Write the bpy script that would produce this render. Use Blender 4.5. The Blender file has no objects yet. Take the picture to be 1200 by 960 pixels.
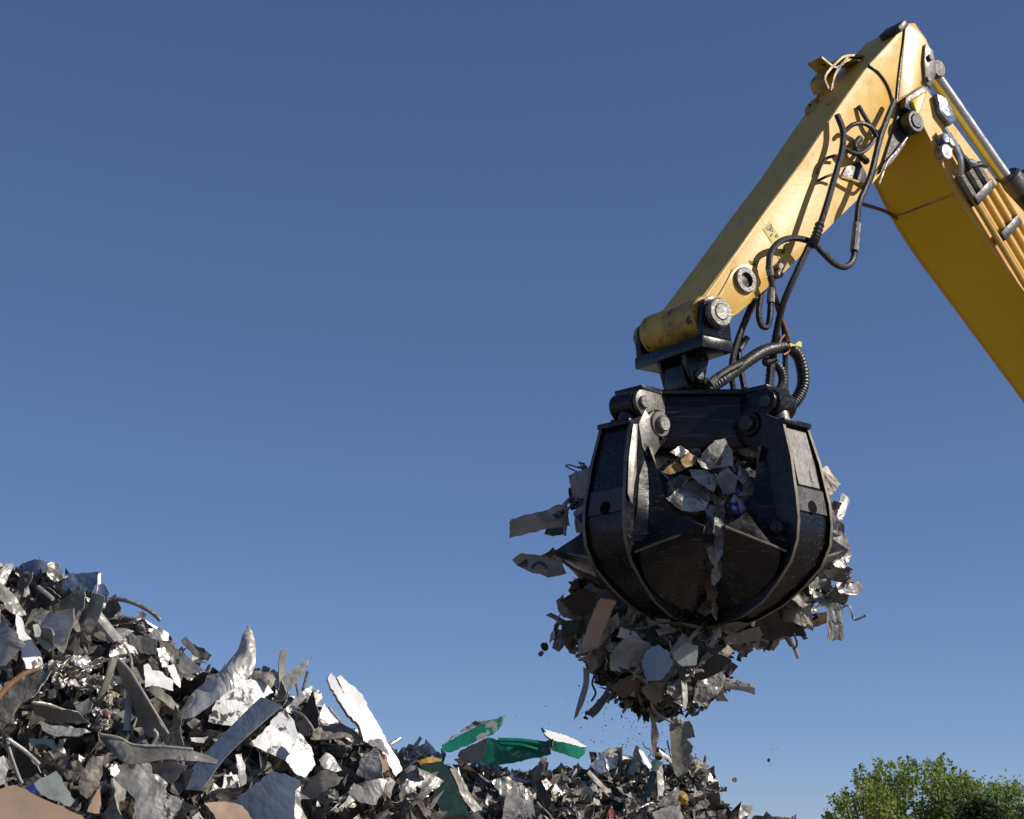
import bpy, bmesh, math, random
import numpy as np
from mathutils import Vector, Matrix, noise
random.seed(11)
V = Vector
scene = bpy.context.scene
COL = scene.collection
R = math.radians

# ------------------------------------------------------------------ camera
PITCH = R(14.0); CAMZ = 1.6; FPX = 2100.0
cam_d = bpy.data.cameras.new('camera'); cam = bpy.data.objects.new('camera', cam_d); COL.objects.link(cam)
cam.location = (0, 0, CAMZ); cam.rotation_euler = (R(90) + PITCH, 0, 0)
cam_d.sensor_fit = 'HORIZONTAL'; cam_d.sensor_width = 36; cam_d.lens = 36 * FPX / 1200
cam_d.clip_start = .1; cam_d.clip_end = 3000
scene.camera = cam
CAM = V((0, 0, CAMZ))
def ray(px, py):
    x = (px - 600) / FPX; y = (480 - py) / FPX
    return V((x, math.cos(PITCH) - y * math.sin(PITCH), math.sin(PITCH) + y * math.cos(PITCH)))
def PY(px, py, Y):                       # the point of the place seen at a spot of the photo, Y metres ahead
    d = ray(px, py); return CAM + d * (Y / d.y)
def proj(p):
    q = p - CAM
    f = q.y * math.cos(PITCH) + q.z * math.sin(PITCH); u = -q.y * math.sin(PITCH) + q.z * math.cos(PITCH)
    return 600 + FPX * q.x / f, 480 - FPX * u / f

# ------------------------------------------------------------------ light
SX, SY = .97, -.22
SUN_EL = R(33)
n_ = math.hypot(SX, SY); SX /= n_; SY /= n_
sdir = V((SX * math.cos(SUN_EL), SY * math.cos(SUN_EL), math.sin(SUN_EL)))
w = bpy.data.worlds.new('World'); scene.world = w; w.use_nodes = True
nt = w.node_tree
sky = nt.nodes.new('ShaderNodeTexSky'); sky.sky_type = 'NISHITA'; sky.sun_disc = False
sky.sun_elevation = SUN_EL; sky.sun_rotation = math.atan2(SX, SY)
sky.air_density = .6; sky.dust_density = 0; sky.ozone_density = 8; sky.altitude = 0
bg = nt.nodes['Background']; bg.inputs['Strength'].default_value = .130
tint = nt.nodes.new('ShaderNodeMix'); tint.data_type = 'RGBA'; tint.blend_type = 'MULTIPLY'; tint.inputs[0].default_value = 1; tint.inputs[7].default_value = (1.02, .955, 1.03, 1)
gam = nt.nodes.new('ShaderNodeGamma'); gam.inputs[1].default_value = .79
nt.links.new(sky.outputs[0], gam.inputs[0]); nt.links.new(gam.outputs[0], tint.inputs[6]); nt.links.new(tint.outputs[2], bg.inputs[0])
sun_d = bpy.data.lights.new('sun', 'SUN'); sun = bpy.data.objects.new('sun', sun_d); COL.objects.link(sun)
sun_d.energy = 4.9; sun_d.angle = R(.5); sun_d.color = (1, .93, .82)
sun.rotation_euler = sdir.to_track_quat('Z', 'Y').to_euler(); sun.location = (30, -5, 30)
scene.view_settings.view_transform = 'Standard'; scene.view_settings.look = 'None'
scene.view_settings.gamma = 1; scene.view_settings.use_curve_mapping = False
scene.view_settings.exposure = 0

# ------------------------------------------------------------------ materials
def mat(name, base, metallic=0., rough=.5, dirt=None, dirt_amt=.4, dscale=3., chips=None, chip_lim=.62, chip_scale=4.,
        bump=.2, bscale=30., rvar=.15, streak=0., coat=0., vary=.15, spec=.5, chip_metal=0., scratch=None, scr_lim=.66, dent=0.):
    m = bpy.data.materials.new(name); m.use_nodes = True
    t = m.node_tree; N = t.nodes; L = t.links
    b = N['Principled BSDF']
    b.inputs['Metallic'].default_value = metallic
    b.inputs['Specular IOR Level'].default_value = spec
    if coat: b.inputs['Coat Weight'].default_value = coat; b.inputs['Coat Roughness'].default_value = .25
    tc = N.new('ShaderNodeTexCoord'); oi = N.new('ShaderNodeObjectInfo')
    mul = N.new('ShaderNodeVectorMath'); mul.operation = 'SCALE'; mul.inputs[0].default_value = (37, 61, 23)
    L.new(oi.outputs['Random'], mul.inputs['Scale'])
    add = N.new('ShaderNodeVectorMath'); add.operation = 'ADD'
    L.new(tc.outputs['Object'], add.inputs[0]); L.new(mul.outputs[0], add.inputs[1])
    def noi(scale, detail=5, rough_=.6, vec=None, dist=0.):
        n = N.new('ShaderNodeTexNoise'); n.inputs['Scale'].default_value = scale; n.inputs['Detail'].default_value = detail
        n.inputs['Roughness'].default_value = rough_; n.inputs['Distortion'].default_value = dist
        L.new(vec or add.outputs[0], n.inputs['Vector']); return n.outputs[0]
    def ramp(src, a, c):
        r = N.new('ShaderNodeMapRange'); r.inputs[1].default_value = a; r.inputs[2].default_value = c
        L.new(src, r.inputs[0]); return r.outputs[0]
    def mix(fac, A, B):
        x = N.new('ShaderNodeMix'); x.data_type = 'RGBA'
        if isinstance(fac, (int, float)): x.inputs[0].default_value = fac
        else: L.new(fac, x.inputs[0])
        for k, q in ((6, A), (7, B)):
            if isinstance(q, tuple): x.inputs[k].default_value = q + (1,)
            else: L.new(q, x.inputs[k])
        return x.outputs[2]
    # piece to piece variation of the paint itself
    dk = tuple(max(0, c * (1 - vary * 1.6)) for c in base); lt = tuple(min(1, c * (1 + vary)) for c in base)
    col = mix(oi.outputs['Random'], dk, lt)
    big = noi(dscale, 6, .62)
    if dirt: col = mix(mulf(N, L, ramp(big, .42, .68), dirt_amt), col, dirt)
    if streak:
        mp = N.new('ShaderNodeMapping'); mp.inputs['Scale'].default_value = (1, 14, 14); L.new(add.outputs[0], mp.inputs[0])
        col = mix(mulf(N, L, ramp(noi(5, 5, .6, mp.outputs[0]), .5, .75), streak), col, tuple(c * .35 for c in base))
    rr = N.new('ShaderNodeMapRange'); rr.inputs[1].default_value = .3; rr.inputs[2].default_value = .7
    rr.inputs[3].default_value = max(.05, rough - rvar); rr.inputs[4].default_value = min(1, rough + rvar)
    L.new(noi(dscale * 2.7, 4), rr.inputs[0]); L.new(rr.outputs[0], b.inputs['Roughness'])
    if chips:
        cn = ramp(noi(chip_scale, 8, .66, dist=.4), chip_lim, chip_lim + .02)
        col = mix(cn, col, chips)
        if chip_metal:
            mm = N.new('ShaderNodeMath'); mm.operation = 'MULTIPLY'; mm.inputs[1].default_value = chip_metal
            L.new(cn, mm.inputs[0]); L.new(mm.outputs[0], b.inputs['Metallic'])
    if scratch:
        for ang in (.5, 1.3):
            mp = N.new('ShaderNodeMapping'); mp.inputs['Rotation'].default_value = (ang, ang * 1.7, .4); mp.inputs['Scale'].default_value = (1.2, 34, 34); L.new(add.outputs[0], mp.inputs[0])
            col = mix(mulf(N, L, ramp(noi(1.6, 3, .7, mp.outputs[0]), scr_lim, scr_lim + .05), .8), col, scratch)
    L.new(col, b.inputs['Base Color'])
    if bump:
        bn = N.new('ShaderNodeBump'); bn.inputs['Strength'].default_value = bump; bn.inputs['Distance'].default_value = .02
        L.new(noi(bscale, 6, .6), bn.inputs['Height'])
        if dent:
            b2 = N.new('ShaderNodeBump'); b2.inputs['Strength'].default_value = dent; b2.inputs['Distance'].default_value = .12
            L.new(noi(4.2, 3, .55, dist=.6), b2.inputs['Height']); L.new(b2.outputs[0], bn.inputs['Normal'])
        L.new(bn.outputs[0], b.inputs['Normal'])
    return m
def mulf(N, L, src, f):
    x = N.new('ShaderNodeMath'); x.operation = 'MULTIPLY'; x.inputs[1].default_value = f; L.new(src, x.inputs[0]); return x.outputs[0]

DIRT = (.07, .055, .04)
M = dict(
    yellow=mat('faded yellow paint', (.70, .43, .085), 0, .35, (.52, .31, .06), .5, 2.2, (.05, .045, .04), .69, 7., .05, 26, .1, 0, 0, 0, scratch=(.30, .2, .07), scr_lim=.68),
    grimy=mat('grimy shaded yellow paint', (.66, .42, .075), 0, .42, (.46, .29, .065), .6, 2.0, (.05, .045, .035), .66, 8., .2, 26, .1, vary=0, scratch=(.10, .08, .04)),  # grime, darkened further so the outer face's shade sits in the colour
    boomyellow=mat('saturated yellow paint', (.82, .51, .005), 0, .40, (.66, .40, .006), .5, 1.3, (.12, .09, .03), .72, 7., .1, 22, .1, 0, 0, 0),
    yellow_old=mat('scraped yellow paint', (.54, .35, .05), 0, .42, (.05, .04, .02), .8, 5., (.035, .03, .025), .6, 9., .2, 40, .1, 0, 0, 0),
    black=mat('black grapple paint', (.0035, .004, .0065), 0, .27, (.014, .011, .008), .5, 2.6, (.10, .085, .065), .69, 12., .14, 18, .14, 0, 0, 0, .35, scratch=(.085, .075, .06), scr_lim=.615),
    worn=mat('worn bare steel', (.21, .20, .185), .4, .42, (.07, .06, .05), .8, 6., (.03, .027, .025), .63, 7., .12, 30, .12),
    darksteel=mat('dark oiled steel', (.06, .06, .062), .5, .42, DIRT, .6, 6., None, bump=.2),
    pin=mat('greasy bright steel', (.27, .26, .235), .6, .5, (.08, .07, .055), .8, 14., None, bump=.3, bscale=60),
    chrome=mat('chromed steel', (.50, .50, .505), .8, .30, (.2, .18, .15), .4, 3., None, bump=.05, rvar=.08),
    hose=mat('black rubber', (.018, .018, .019), 0, .42, (.06, .05, .04), .4, 12., None, bump=.2, bscale=70),
    cable=mat('orange brown cable', (.30, .09, .04), 0, .5),
    tape=mat('yellow tag plastic', (.62, .55, .06), 0, .5),
    sticker=mat('yellow sticker film', (.62, .52, .06), 0, .4, (.3, .25, .08), .4, 9., None, bump=0),
    skyblue=mat('sky reflection blue', (.20, .30, .46), .1, .35, (.25, .27, .3), .5, 5., (.07, .07, .07), .7, 9., .15, 18, .1, vary=.0),  # base made bluer to stand in for reflected sky
    print=mat('black print', (.03, .028, .02), 0, .5, None, bump=0),
    alu=mat('bare aluminium', (.52, .49, .45), .48, .38, (.15, .13, .105), .75, 4., (.10, .09, .075), .66, 6., .4, 13, .14, .25, vary=.22, dent=0.55),
    bright=mat('bright crumpled aluminium', (.60, .565, .51), .45, .36, (.30, .26, .2), .6, 5., None, bump=.2, bscale=14, rvar=.12, vary=.1, dent=0.6),
    steel=mat('dull grey sheet steel', (.40, .38, .345), .3, .46, (.09, .075, .055), .8, 4., (.055, .045, .035), .62, 6., .45, 15, .14, .2, vary=.3, dent=0.5),
    bluegrey=mat('blue grey coated metal', (.19, .24, .33), .45, .34, (.12, .115, .11), .6, 3., (.3, .3, .3), .68, 5., .14, 16, .1, .3, vary=.15, dent=0.25),
    dirty=mat('muddy grey metal', (.34, .305, .255), .35, .62, (.07, .055, .04), .8, 5., (.25, .235, .21), .64, 7., .5, 28, .1, vary=.35, dent=0.5),
    dark=mat('charcoal scrap', (.055, .053, .052), .3, .5, (.07, .06, .05), .5, 6., None, bump=.3, vary=.3, dent=0.4),
    olive=mat('olive grey paint', (.30, .285, .235), 0, .45, (.09, .075, .05), .5, 4., (.05, .05, .045), .68, 7., .15, 20, .1, vary=.15, dent=0.25),
    white=mat('chipped white paint', (.76, .76, .76), 0, .42, (.40, .38, .35), .6, 4., (.045, .04, .038), .555, 10., .2, 18, .1, vary=.06, dent=0.2),
    cleanwhite=mat('clean white paint', (.82, .81, .79), 0, .42, (.6, .56, .52), .35, 4., (.2, .18, .16), .74, 6., .12, 16, .08, vary=.02),
    ltgrey=mat('light grey paint', (.42, .405, .38), .1, .42, (.22, .2, .17), .7, 4., (.06, .055, .05), .64, 6., .2, 20, .1, vary=.2, dent=0.35),
    dulled=mat('grimy off white paint', (.36, .345, .31), .1, .5, (.11, .095, .075), .8, 4., (.04, .036, .032), .59, 7., .35, 16, .1, vary=.25, dent=0.5),
    mint=mat('pale green grey paint', (.36, .40, .37), 0, .45, (.16, .15, .12), .6, 4., (.05, .05, .05), .65, 8., .15, vary=.08),
    tan=mat('tan fibre board', (.40, .275, .19), 0, .8, (.30, .2, .135), .5, 9., None, bump=.07, bscale=90, vary=.05),
    brown=mat('rusty brown steel', (.11, .072, .046), .2, .65, (.06, .04, .03), .7, 5., (.27, .23, .18), .66, 6., .4, vary=.3),
    rust=mat('orange rust', (.24, .11, .04), 0, .7, (.09, .05, .03), .8, 9., (.2, .18, .16), .62, 8., .5, vary=.2),
    green=mat('chipped green paint', (.010, .24, .16), 0, .35, (.01, .13, .09), .6, 2., (.40, .41, .41), .57, 3.4, .18, 16, .1, vary=.1),
    dkgreen=mat('dark green paint', (.018, .05, .04), 0, .35, (.03, .04, .035), .5, 5., (.2, .22, .2), .7, 6., .12, vary=.1),
    teal=mat('faded teal paint', (.06, .125, .14), 0, .42, (.07, .08, .075), .6, 6., (.25, .26, .25), .68, 8., .15, vary=.1),
    blue=mat('blue and white print', (.03, .05, .30), .1, .4, (.05, .06, .18), .5, 6., (.5, .5, .5), .5, 7., .25, vary=.2),
    amber=mat('amber paint', (.40, .24, .035), 0, .5, (.2, .12, .03), .6, 6., (.1, .08, .05), .66, 7., .2, vary=.2),
    red=mat('red paint', (.32, .035, .025), 0, .45, (.12, .03, .03), .6, 8., None, bump=.2),
    bark=mat('grey brown bark', (.11, .085, .06), 0, .85, (.05, .04, .03), .6, 6., None, bump=.5),
    leaf=mat('olive green leaves', (.25, .31, .06), 0, .6, (.31, .32, .08), .6, .5, None, bump=0, vary=.0),
    leaf2=mat('bright green leaves', (.19, .27, .07), 0, .6, (.10, .14, .03), .6, .5, None, bump=0, vary=.0),
    leaf3=mat('dark green leaves', (.025, .045, .014), 0, .6, (.05, .075, .02), .5, .5, None, bump=0, vary=.0),
    earth=mat('dry yard earth', (.24, .20, .155), 0, .9, (.10, .085, .065), .7, .8, None, bump=.4, bscale=8),
    edge=mat('torn bare metal edge', (.55, .53, .49), .6, .4, (.25, .22, .18), .6, 9., None, bump=0),
    rubbed=mat('rubbed steel edge', (.20, .175, .14), .4, .5, (.05, .045, .04), .7, 9., None, bump=.1),
    void=mat('unlit hole', (.003, .003, .003), 0, .9, None, bump=0, spec=.1),
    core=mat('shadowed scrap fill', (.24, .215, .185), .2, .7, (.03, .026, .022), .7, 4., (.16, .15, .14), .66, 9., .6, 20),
)
for k in ('leaf', 'leaf2', 'leaf3'):     # thin leaves let some light through
    m = M[k]; t = m.node_tree; b = t.nodes['Principled BSDF']
    tr = t.nodes.new('ShaderNodeBsdfTranslucent'); mx = t.nodes.new('ShaderNodeMixShader'); mx.inputs[0].default_value = .42
    t.links.new(b.inputs['Base Color'].links[0].from_socket, tr.inputs[0])
    t.links.new(b.outputs[0], mx.inputs[1]); t.links.new(tr.outputs[0], mx.inputs[2])
    t.links.new(mx.outputs[0], t.nodes['Material Output'].inputs[0])

# ------------------------------------------------------------------ object helpers
ROOTLOC = {}
def finish(bm, angle=32):
    bmesh.ops.recalc_face_normals(bm, faces=bm.faces)
    bm.normal_update()
    a = R(angle)
    for f in bm.faces: f.smooth = True
    for e in bm.edges:
        if len(e.link_faces) == 2 and e.calc_face_angle(0) > a: e.smooth = False
def link(name, bm, m, parent=None, matrix=None, angle=32, recalc=True):
    if recalc: finish(bm, angle)
    me = bpy.data.meshes.new(name); bm.to_mesh(me); bm.free()
    me.materials.append(m)
    me.materials.append(M['rubbed'] if m.name == 'black grapple paint' else m if 'yellow' in m.name or 'brown' in m.name else M['dirty'] if 'green' in m.name else M['edge'])
    o = bpy.data.objects.new(name, me); COL.objects.link(o)
    if matrix: o.matrix_world = matrix
    if parent: o.parent = parent
    return o
def thicken(bm, t):                      # gives a bent sheet its thickness; the cut rim shows bare metal
    bm.normal_update(); low = {v: bm.verts.new(v.co - v.normal * t) for v in bm.verts[:]}
    fs = bm.faces[:]; es = [e for e in bm.edges if len(e.link_faces) == 1]; rim = []
    for e in es:
        l = e.link_loops[0]; a, b_ = l.vert, l.link_loop_next.vert; rim.append((b_, a, low[a], low[b_]))
    for f in fs: bm.faces.new([low[v] for v in reversed(f.verts)])
    for q in rim: bm.faces.new(q).material_index = 1
    return bm
def tag(o, label=None, cat=None, group=None, kind=None):
    if label: o['label'] = label
    if cat: o['category'] = cat
    if group: o['group'] = group
    if kind: o['kind'] = kind
    return o
def empty(name, loc, label, cat, group=None):
    o = bpy.data.objects.new(name, None); COL.objects.link(o); o.location = loc; o.empty_display_size = .2
    ROOTLOC[o.name] = V(loc); return tag(o, label, cat, group)
def topo(o):                              # world place of an object nested under roots
    p = V((0, 0, 0))
    while o is not None: p += o.location; o = o.parent
    return p
def part(name, bm, m, parent, angle=32):   # mesh given in world coordinates, stored about its own centre
    off = topo(parent)
    c = V((0, 0, 0))
    for v in bm.verts: c += v.co
    c /= max(1, len(bm.verts))
    for v in bm.verts: v.co -= c
    o = link(name, bm, m, parent, None, angle); o.location = c - off
    return o
def prism(bm, P0, P1, bevel=0.):          # two matching outlines joined
    a = [bm.verts.new(p) for p in P0]; b = [bm.verts.new(p) for p in P1]; n = len(a)
    fs = [bm.faces.new(a), bm.faces.new(list(reversed(b)))]
    for i in range(n): fs.append(bm.faces.new((a[i], b[i], b[(i + 1) % n], a[(i + 1) % n])))
    if bevel:
        es = {e for f in fs[:2] for e in f.edges}
        for i in range(n):
            e = bm.edges.get((a[i], b[i]))
            d0 = (P0[i] - P0[i - 1]).normalized(); d1 = (P0[(i + 1) % n] - P0[i]).normalized()
            if d0.dot(d1) < .85: es.add(e)
        bmesh.ops.bevel(bm, geom=list(es), offset=bevel, segments=2, affect='EDGES', profile=.5, clamp_overlap=True)
    return bm
def catmull(pts, k=6):
    P = [V(p) for p in pts]; P = [2 * P[0] - P[1]] + P + [2 * P[-1] - P[-2]]; out = []
    for i in range(1, len(P) - 2):
        a, b, c, d = P[i - 1:i + 3]
        for j in range(k):
            t = j / k
            out.append(.5 * ((2 * b) + (c - a) * t + (2 * a - 5 * b + 4 * c - d) * t * t + (3 * b - a - 3 * c + d) * t ** 3))
    out.append(P[-2]); return out
def tube(bm, pts, r, n=9, k=6, smooth=True, rib=None, flat=None):
    P = catmull(pts, k) if smooth else [V(p) for p in pts]
    N = len(P); T = [(P[min(i + 1, N - 1)] - P[max(i - 1, 0)]).normalized() for i in range(N)]
    u = T[0].orthogonal().normalized(); rings = []
    for i in range(N):
        u = (u - T[i] * u.dot(T[i])).normalized(); v = T[i].cross(u)
        rr = r if not callable(r) else r(i / (N - 1))
        if rib: rr *= 1 + rib * (i % 2)
        f = 1 if flat is None else flat
        rings.append([bm.verts.new(P[i] + (u * math.cos(q) + v * math.sin(q) * f) * rr) for q in [2 * math.pi * j / n for j in range(n)]])
    for A, B in zip(rings, rings[1:]):
        for j in range(n): bm.faces.new((A[j], A[(j + 1) % n], B[(j + 1) % n], B[j]))
    bm.faces.new(list(reversed(rings[0]))); bm.faces.new(rings[-1]); return bm
def cyl(bm, a, b, r, n=24, bevel=0., hole=0.):
    a, b = V(a), V(b); T = (b - a).normalized(); u = T.orthogonal().normalized(); v = T.cross(u)
    prof = [(r, 0), (r, 1)] if not bevel else [(r - bevel, 0), (r, bevel / (b - a).length), (r, 1 - bevel / (b - a).length), (r - bevel, 1)]
    if hole: prof = [(hole, 0)] + prof + [(hole, 1)]
    rings = [[bm.verts.new(a + (b - a) * t + (u * math.cos(q) + v * math.sin(q)) * rr) for q in [2 * math.pi * j / n for j in range(n)]] for rr, t in prof]
    if hole: rings.append(rings[0])
    for A, B in zip(rings, rings[1:]):
        for j in range(n): bm.faces.new((A[j], A[(j + 1) % n], B[(j + 1) % n], B[j]))
    if not hole: bm.faces.new(list(reversed(rings[0]))); bm.faces.new(rings[-1])
    return bm
def box(bm, o, ex, ey, ez, bevel=0.):     # centre and three half axes
    q = [o - ex - ey - ez, o + ex - ey - ez, o + ex + ey - ez, o - ex + ey - ez]
    return prism(bm, q, [p + 2 * ez for p in q], bevel)
B = bmesh.new
# ------------------------------------------------------------------ ground
bm = B(); bmesh.ops.create_grid(bm, x_segments=60, y_segments=60, size=900)
for v in bm.verts: v.co.z = 0
tag(link('ground', bm, M['earth']), kind='structure')

# ------------------------------------------------------------------ the material handler
TH = R(35)
Fd = V((-math.cos(TH), -math.sin(TH), 0)); Ud = V((0, 0, 1)); Sd = V((math.sin(TH), -math.cos(TH), 0))
Y0 = 13.6
O = PY(802, 384, Y0)
def mp(f, u, s): return O + Fd * f + Ud * u + Sd * s
def on(px, py, s):                        # where the sight line meets the machine's upright plane at side offset s
    d = ray(px, py); q = CAM - O
    t = (s - q.dot(Sd)) / d.dot(Sd); p = q + d * t
    return p.dot(Fd), p.dot(Ud)
def onw(px, py, s): return mp(*on(px, py, s), s)
def plate(bm, pix, s0, s1, bevel=0., ref=None):
    fu = [on(x, y, s1 if ref is None else ref) for x, y in pix]
    return prism(bm, [mp(f, u, s1) for f, u in fu], [mp(f, u, s0) for f, u in fu], bevel)
def platefu(bm, fu, s0, s1, bevel=0.):
    return prism(bm, [mp(f, u, s1) for f, u in fu], [mp(f, u, s0) for f, u in fu], bevel)

handler = empty('material_handler', (O.x + 6, O.y + 4, 0), 'big yellow scrap handler, its folded boom and stick reaching in overhead', 'material handler')
HW = .26
pf, pu = on(844, 366, .46)                # the stick's tip pin
# stick
tipR = .165
bodyR = .105
arc = [(pf + bodyR * math.cos(R(a)), pu + bodyR * math.sin(R(a))) for a in (40, 10, -20, -50, -80, -110)]
edge_up = [on(*p, HW) for p in ((1062, 27), (1058, 34), (1025, 70), (1017, 78), (982, 127), (940, 190), (900, 244), (860, 300))]
edge_dn = [on(*p, HW) for p in ((866, 368), (895, 341), (920, 318), (975, 263), (1012, 227), (1026, 211), (1046, 185), (1066, 155), (1078, 118), (1088, 104), (1093, 82), (1094, 62), (1085, 46), (1073, 26))]
stick_fu = edge_up + arc + edge_dn
bm = B(); platefu(bm, stick_fu, -HW, HW, .022)
stick = part('stick', bm, M['yellow'], handler)
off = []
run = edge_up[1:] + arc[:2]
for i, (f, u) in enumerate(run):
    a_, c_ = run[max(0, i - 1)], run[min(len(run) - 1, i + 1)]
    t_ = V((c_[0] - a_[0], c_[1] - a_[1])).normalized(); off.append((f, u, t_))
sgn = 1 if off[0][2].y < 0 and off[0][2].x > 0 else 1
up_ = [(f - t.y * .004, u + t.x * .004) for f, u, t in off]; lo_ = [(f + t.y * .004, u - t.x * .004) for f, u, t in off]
bm = B(); platefu(bm, up_ + lo_[::-1], -HW + .006, HW - .012); part('outer_shade_skin', bm, M['grimy'], stick)  # added thin skin carrying the outer face's painted shade
# casting at the top end, doubler plate near the tip, weld seams
bm = B(); plate(bm, [(1061, 34), (1064, 30), (1072, 29), (1084, 48), (1092, 64), (1090, 82), (1083, 100), (1070, 106), (1053, 117)], HW - .01, HW + .022, .006)
part('end_casting', bm, M['yellow'], stick)
bm = B(); tube(bm, [onw(x, y, HW + .004) for x, y in ((1018, 77), (1028, 84), (1038, 97), (1044, 112), (1046, 124))], .016, 7)
tube(bm, [onw(x, y, HW + .004) for x, y in ((1061, 30), (1057, 60), (1053, 90), (1050, 122))], .014, 7)
part('weld_seam', bm, M['darksteel'], stick)
bm = B(); plate(bm, [(828, 356), (843, 347), (852, 330), (859, 315), (868, 309), (884, 311), (894, 323), (893, 334), (876, 349), (862, 365), (845, 375)], HW - .01, HW + .014, .006)
part('doubler_plate', bm, M['yellow'], stick)
bm = B()
cf, cu = on(875, 328, HW + .04)
cyl(bm, mp(cf, cu, HW), mp(cf, cu, HW + .045), .108, 32, .008, .062)
part('flange_ring', bm, M['pin'], stick)
bm = B(); cyl(bm, mp(cf, cu, HW + .001), mp(cf, cu, HW + .018), .07, 24)
part('bore_plug', bm, M['dark'], stick)
bm = B(); cyl(bm, mp(pf, pu, -.33), mp(pf, pu, .33), tipR + .004, 40, .01)
part('tip_tube', bm, M['yellow_old'], stick)
for s in (1, -1):
    bm = B(); cyl(bm, mp(pf, pu, s * .405), mp(pf, pu, s * .475), .118, 32, .012, .07); part('pin_collar', bm, M['yellow_old'] if s < 0 else M['pin'], stick)
    bm = B(); cyl(bm, mp(pf, pu, s * .38), mp(pf, pu, s * .483), .068, 28, .01); part('pin', bm, M['pin'], stick)
# torn bracket up on the outer face
bm = B()
for pts in (((1012, 70), (985, 68), (972, 76), (958, 93), (962, 108)), ((1005, 74), (983, 74), (970, 90), (965, 110)), ((985, 70), (972, 82), (955, 70))):
    P = catmull([onw(x, y, -.1) for x, y in pts], 4)
    q0 = [p - Sd * .09 for p in P]; q1 = [p + Sd * .09 for p in P]
    va = [bm.verts.new(p) for p in q0]; vb = [bm.verts.new(p) for p in q1]
    for i in range(len(P) - 1): bm.faces.new((va[i], va[i + 1], vb[i + 1], vb[i]))
thicken(bm, .02)
part('torn_bracket', bm, M['yellow_old'], stick)
bm = B(); tube(bm, [onw(x, y, -.2) for x, y in ((948, 136), (945, 130), (950, 122), (958, 116))], .018, 7); part('lifting_eye', bm, M['yellow_old'], stick)
bm = B(); box(bm, onw(1047, 36, .2), Sd * .12, (Ud - Fd).normalized() * .07, (Ud + Fd).normalized() * .03, .008); part('stop_block', bm, M['darksteel'], stick)

# warning stickers with their pictograms
def sticker(pix, marks, s=HW):
    bm = B(); plate(bm, pix, s + .0005, s + .004); st = part('warning_sticker', bm, M['sticker'], stick)
    bm = B()
    for poly in marks: plate(bm, poly, s + .0035, s + .006)
    part('pictogram', bm, M['print'], st)
def frame_tri(a, b, c, k=.16):
    g = ((a[0] + b[0] + c[0]) / 3, (a[1] + b[1] + c[1]) / 3)
    i = [(p[0] + (g[0] - p[0]) * k, p[1] + (g[1] - p[1]) * k) for p in (a, b, c)]
    o = [a, b, c]; return [[o[j], o[(j + 1) % 3], i[(j + 1) % 3], i[j]] for j in range(3)]
sticker([(894, 268), (902, 259), (914, 277), (905, 285)], frame_tri((897, 268), (904, 262), (906, 272), .2) +
        [[(903, 265), (905, 267), (903, 271), (901, 269)], [(902, 276), (905, 273), (906, 275), (903, 278)], [(908, 276), (911, 274), (912, 277), (909, 279)]])
sticker([(910, 297), (919, 286), (924, 297), (914, 305)], frame_tri((912, 297), (919, 288), (921, 297), .2) + [[(916, 294), (919, 291), (919, 296), (916, 298)]])
sticker([(878, 305), (890, 305), (887, 321)], frame_tri((879, 306), (889, 306), (887, 318), .2) + [[(883, 308), (886, 308), (886, 312), (884, 312)]], HW + .001)

# yoke under the tip
gf = pf
bm = B(); platefu(bm, [(gf + .15, pu - .19), (gf - .17, pu - .19), (gf - .17, pu - .285), (gf + .15, pu - .285)], -.41, .41, .01)
yoke = part('tip_yoke', bm, M['black'], handler)
for s in (1, -1):
    bm = B()
    arcp = [(gf + .135 * math.cos(R(a)), pu + .135 * math.sin(R(a))) for a in range(10, 175, 20)]
    platefu(bm, arcp + [(gf - .15, pu - .1), (gf - .16, pu - .188), (gf + .14, pu - .188), (gf + .14, pu - .1)], s * .375 - .03, s * .375 + .03, .008)
    part('yoke_cheek', bm, M['black'] if s < 0 else M['black'], yoke)
bm = B(); platefu(bm, [(gf - .05, pu + .12), (gf + .03, pu + .145), (gf + .12, pu + .1), (gf + .10, pu + .07), (gf, pu + .1)], .30, .41, .01); part('grease_cap', bm, M['worn'], yoke)
# cross joint below it
for s in (-.15, .15):
    bm = B(); platefu(bm, [(gf + .12, pu - .284), (gf - .13, pu - .284), (gf - .07, pu - .50), (gf + .05, pu - .50)], s - .022, s + .022, .006)
    part('clevis_lug', bm, M['black'], yoke)
bm = B(); cyl(bm, mp(gf - .01, pu - .44, -.2), mp(gf - .01, pu - .44, .2), .045, 20, .008); part('cross_pin', bm, M['darksteel'], yoke)
bm = B(); box(bm, mp(gf - .01, pu - .44, 0), Fd * .1, Ud * .1, Sd * .12, .015); part('cross_block', bm, M['black'], yoke)
bm = B(); platefu(bm, [(gf - .12, pu - .30), (gf - .22, pu - .30), (gf - .22, pu - .50), (gf - .14, pu - .53), (gf - .1, pu - .45)], -.02, .02, .006)
part('hose_bracket', bm, M['worn'], yoke)

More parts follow.
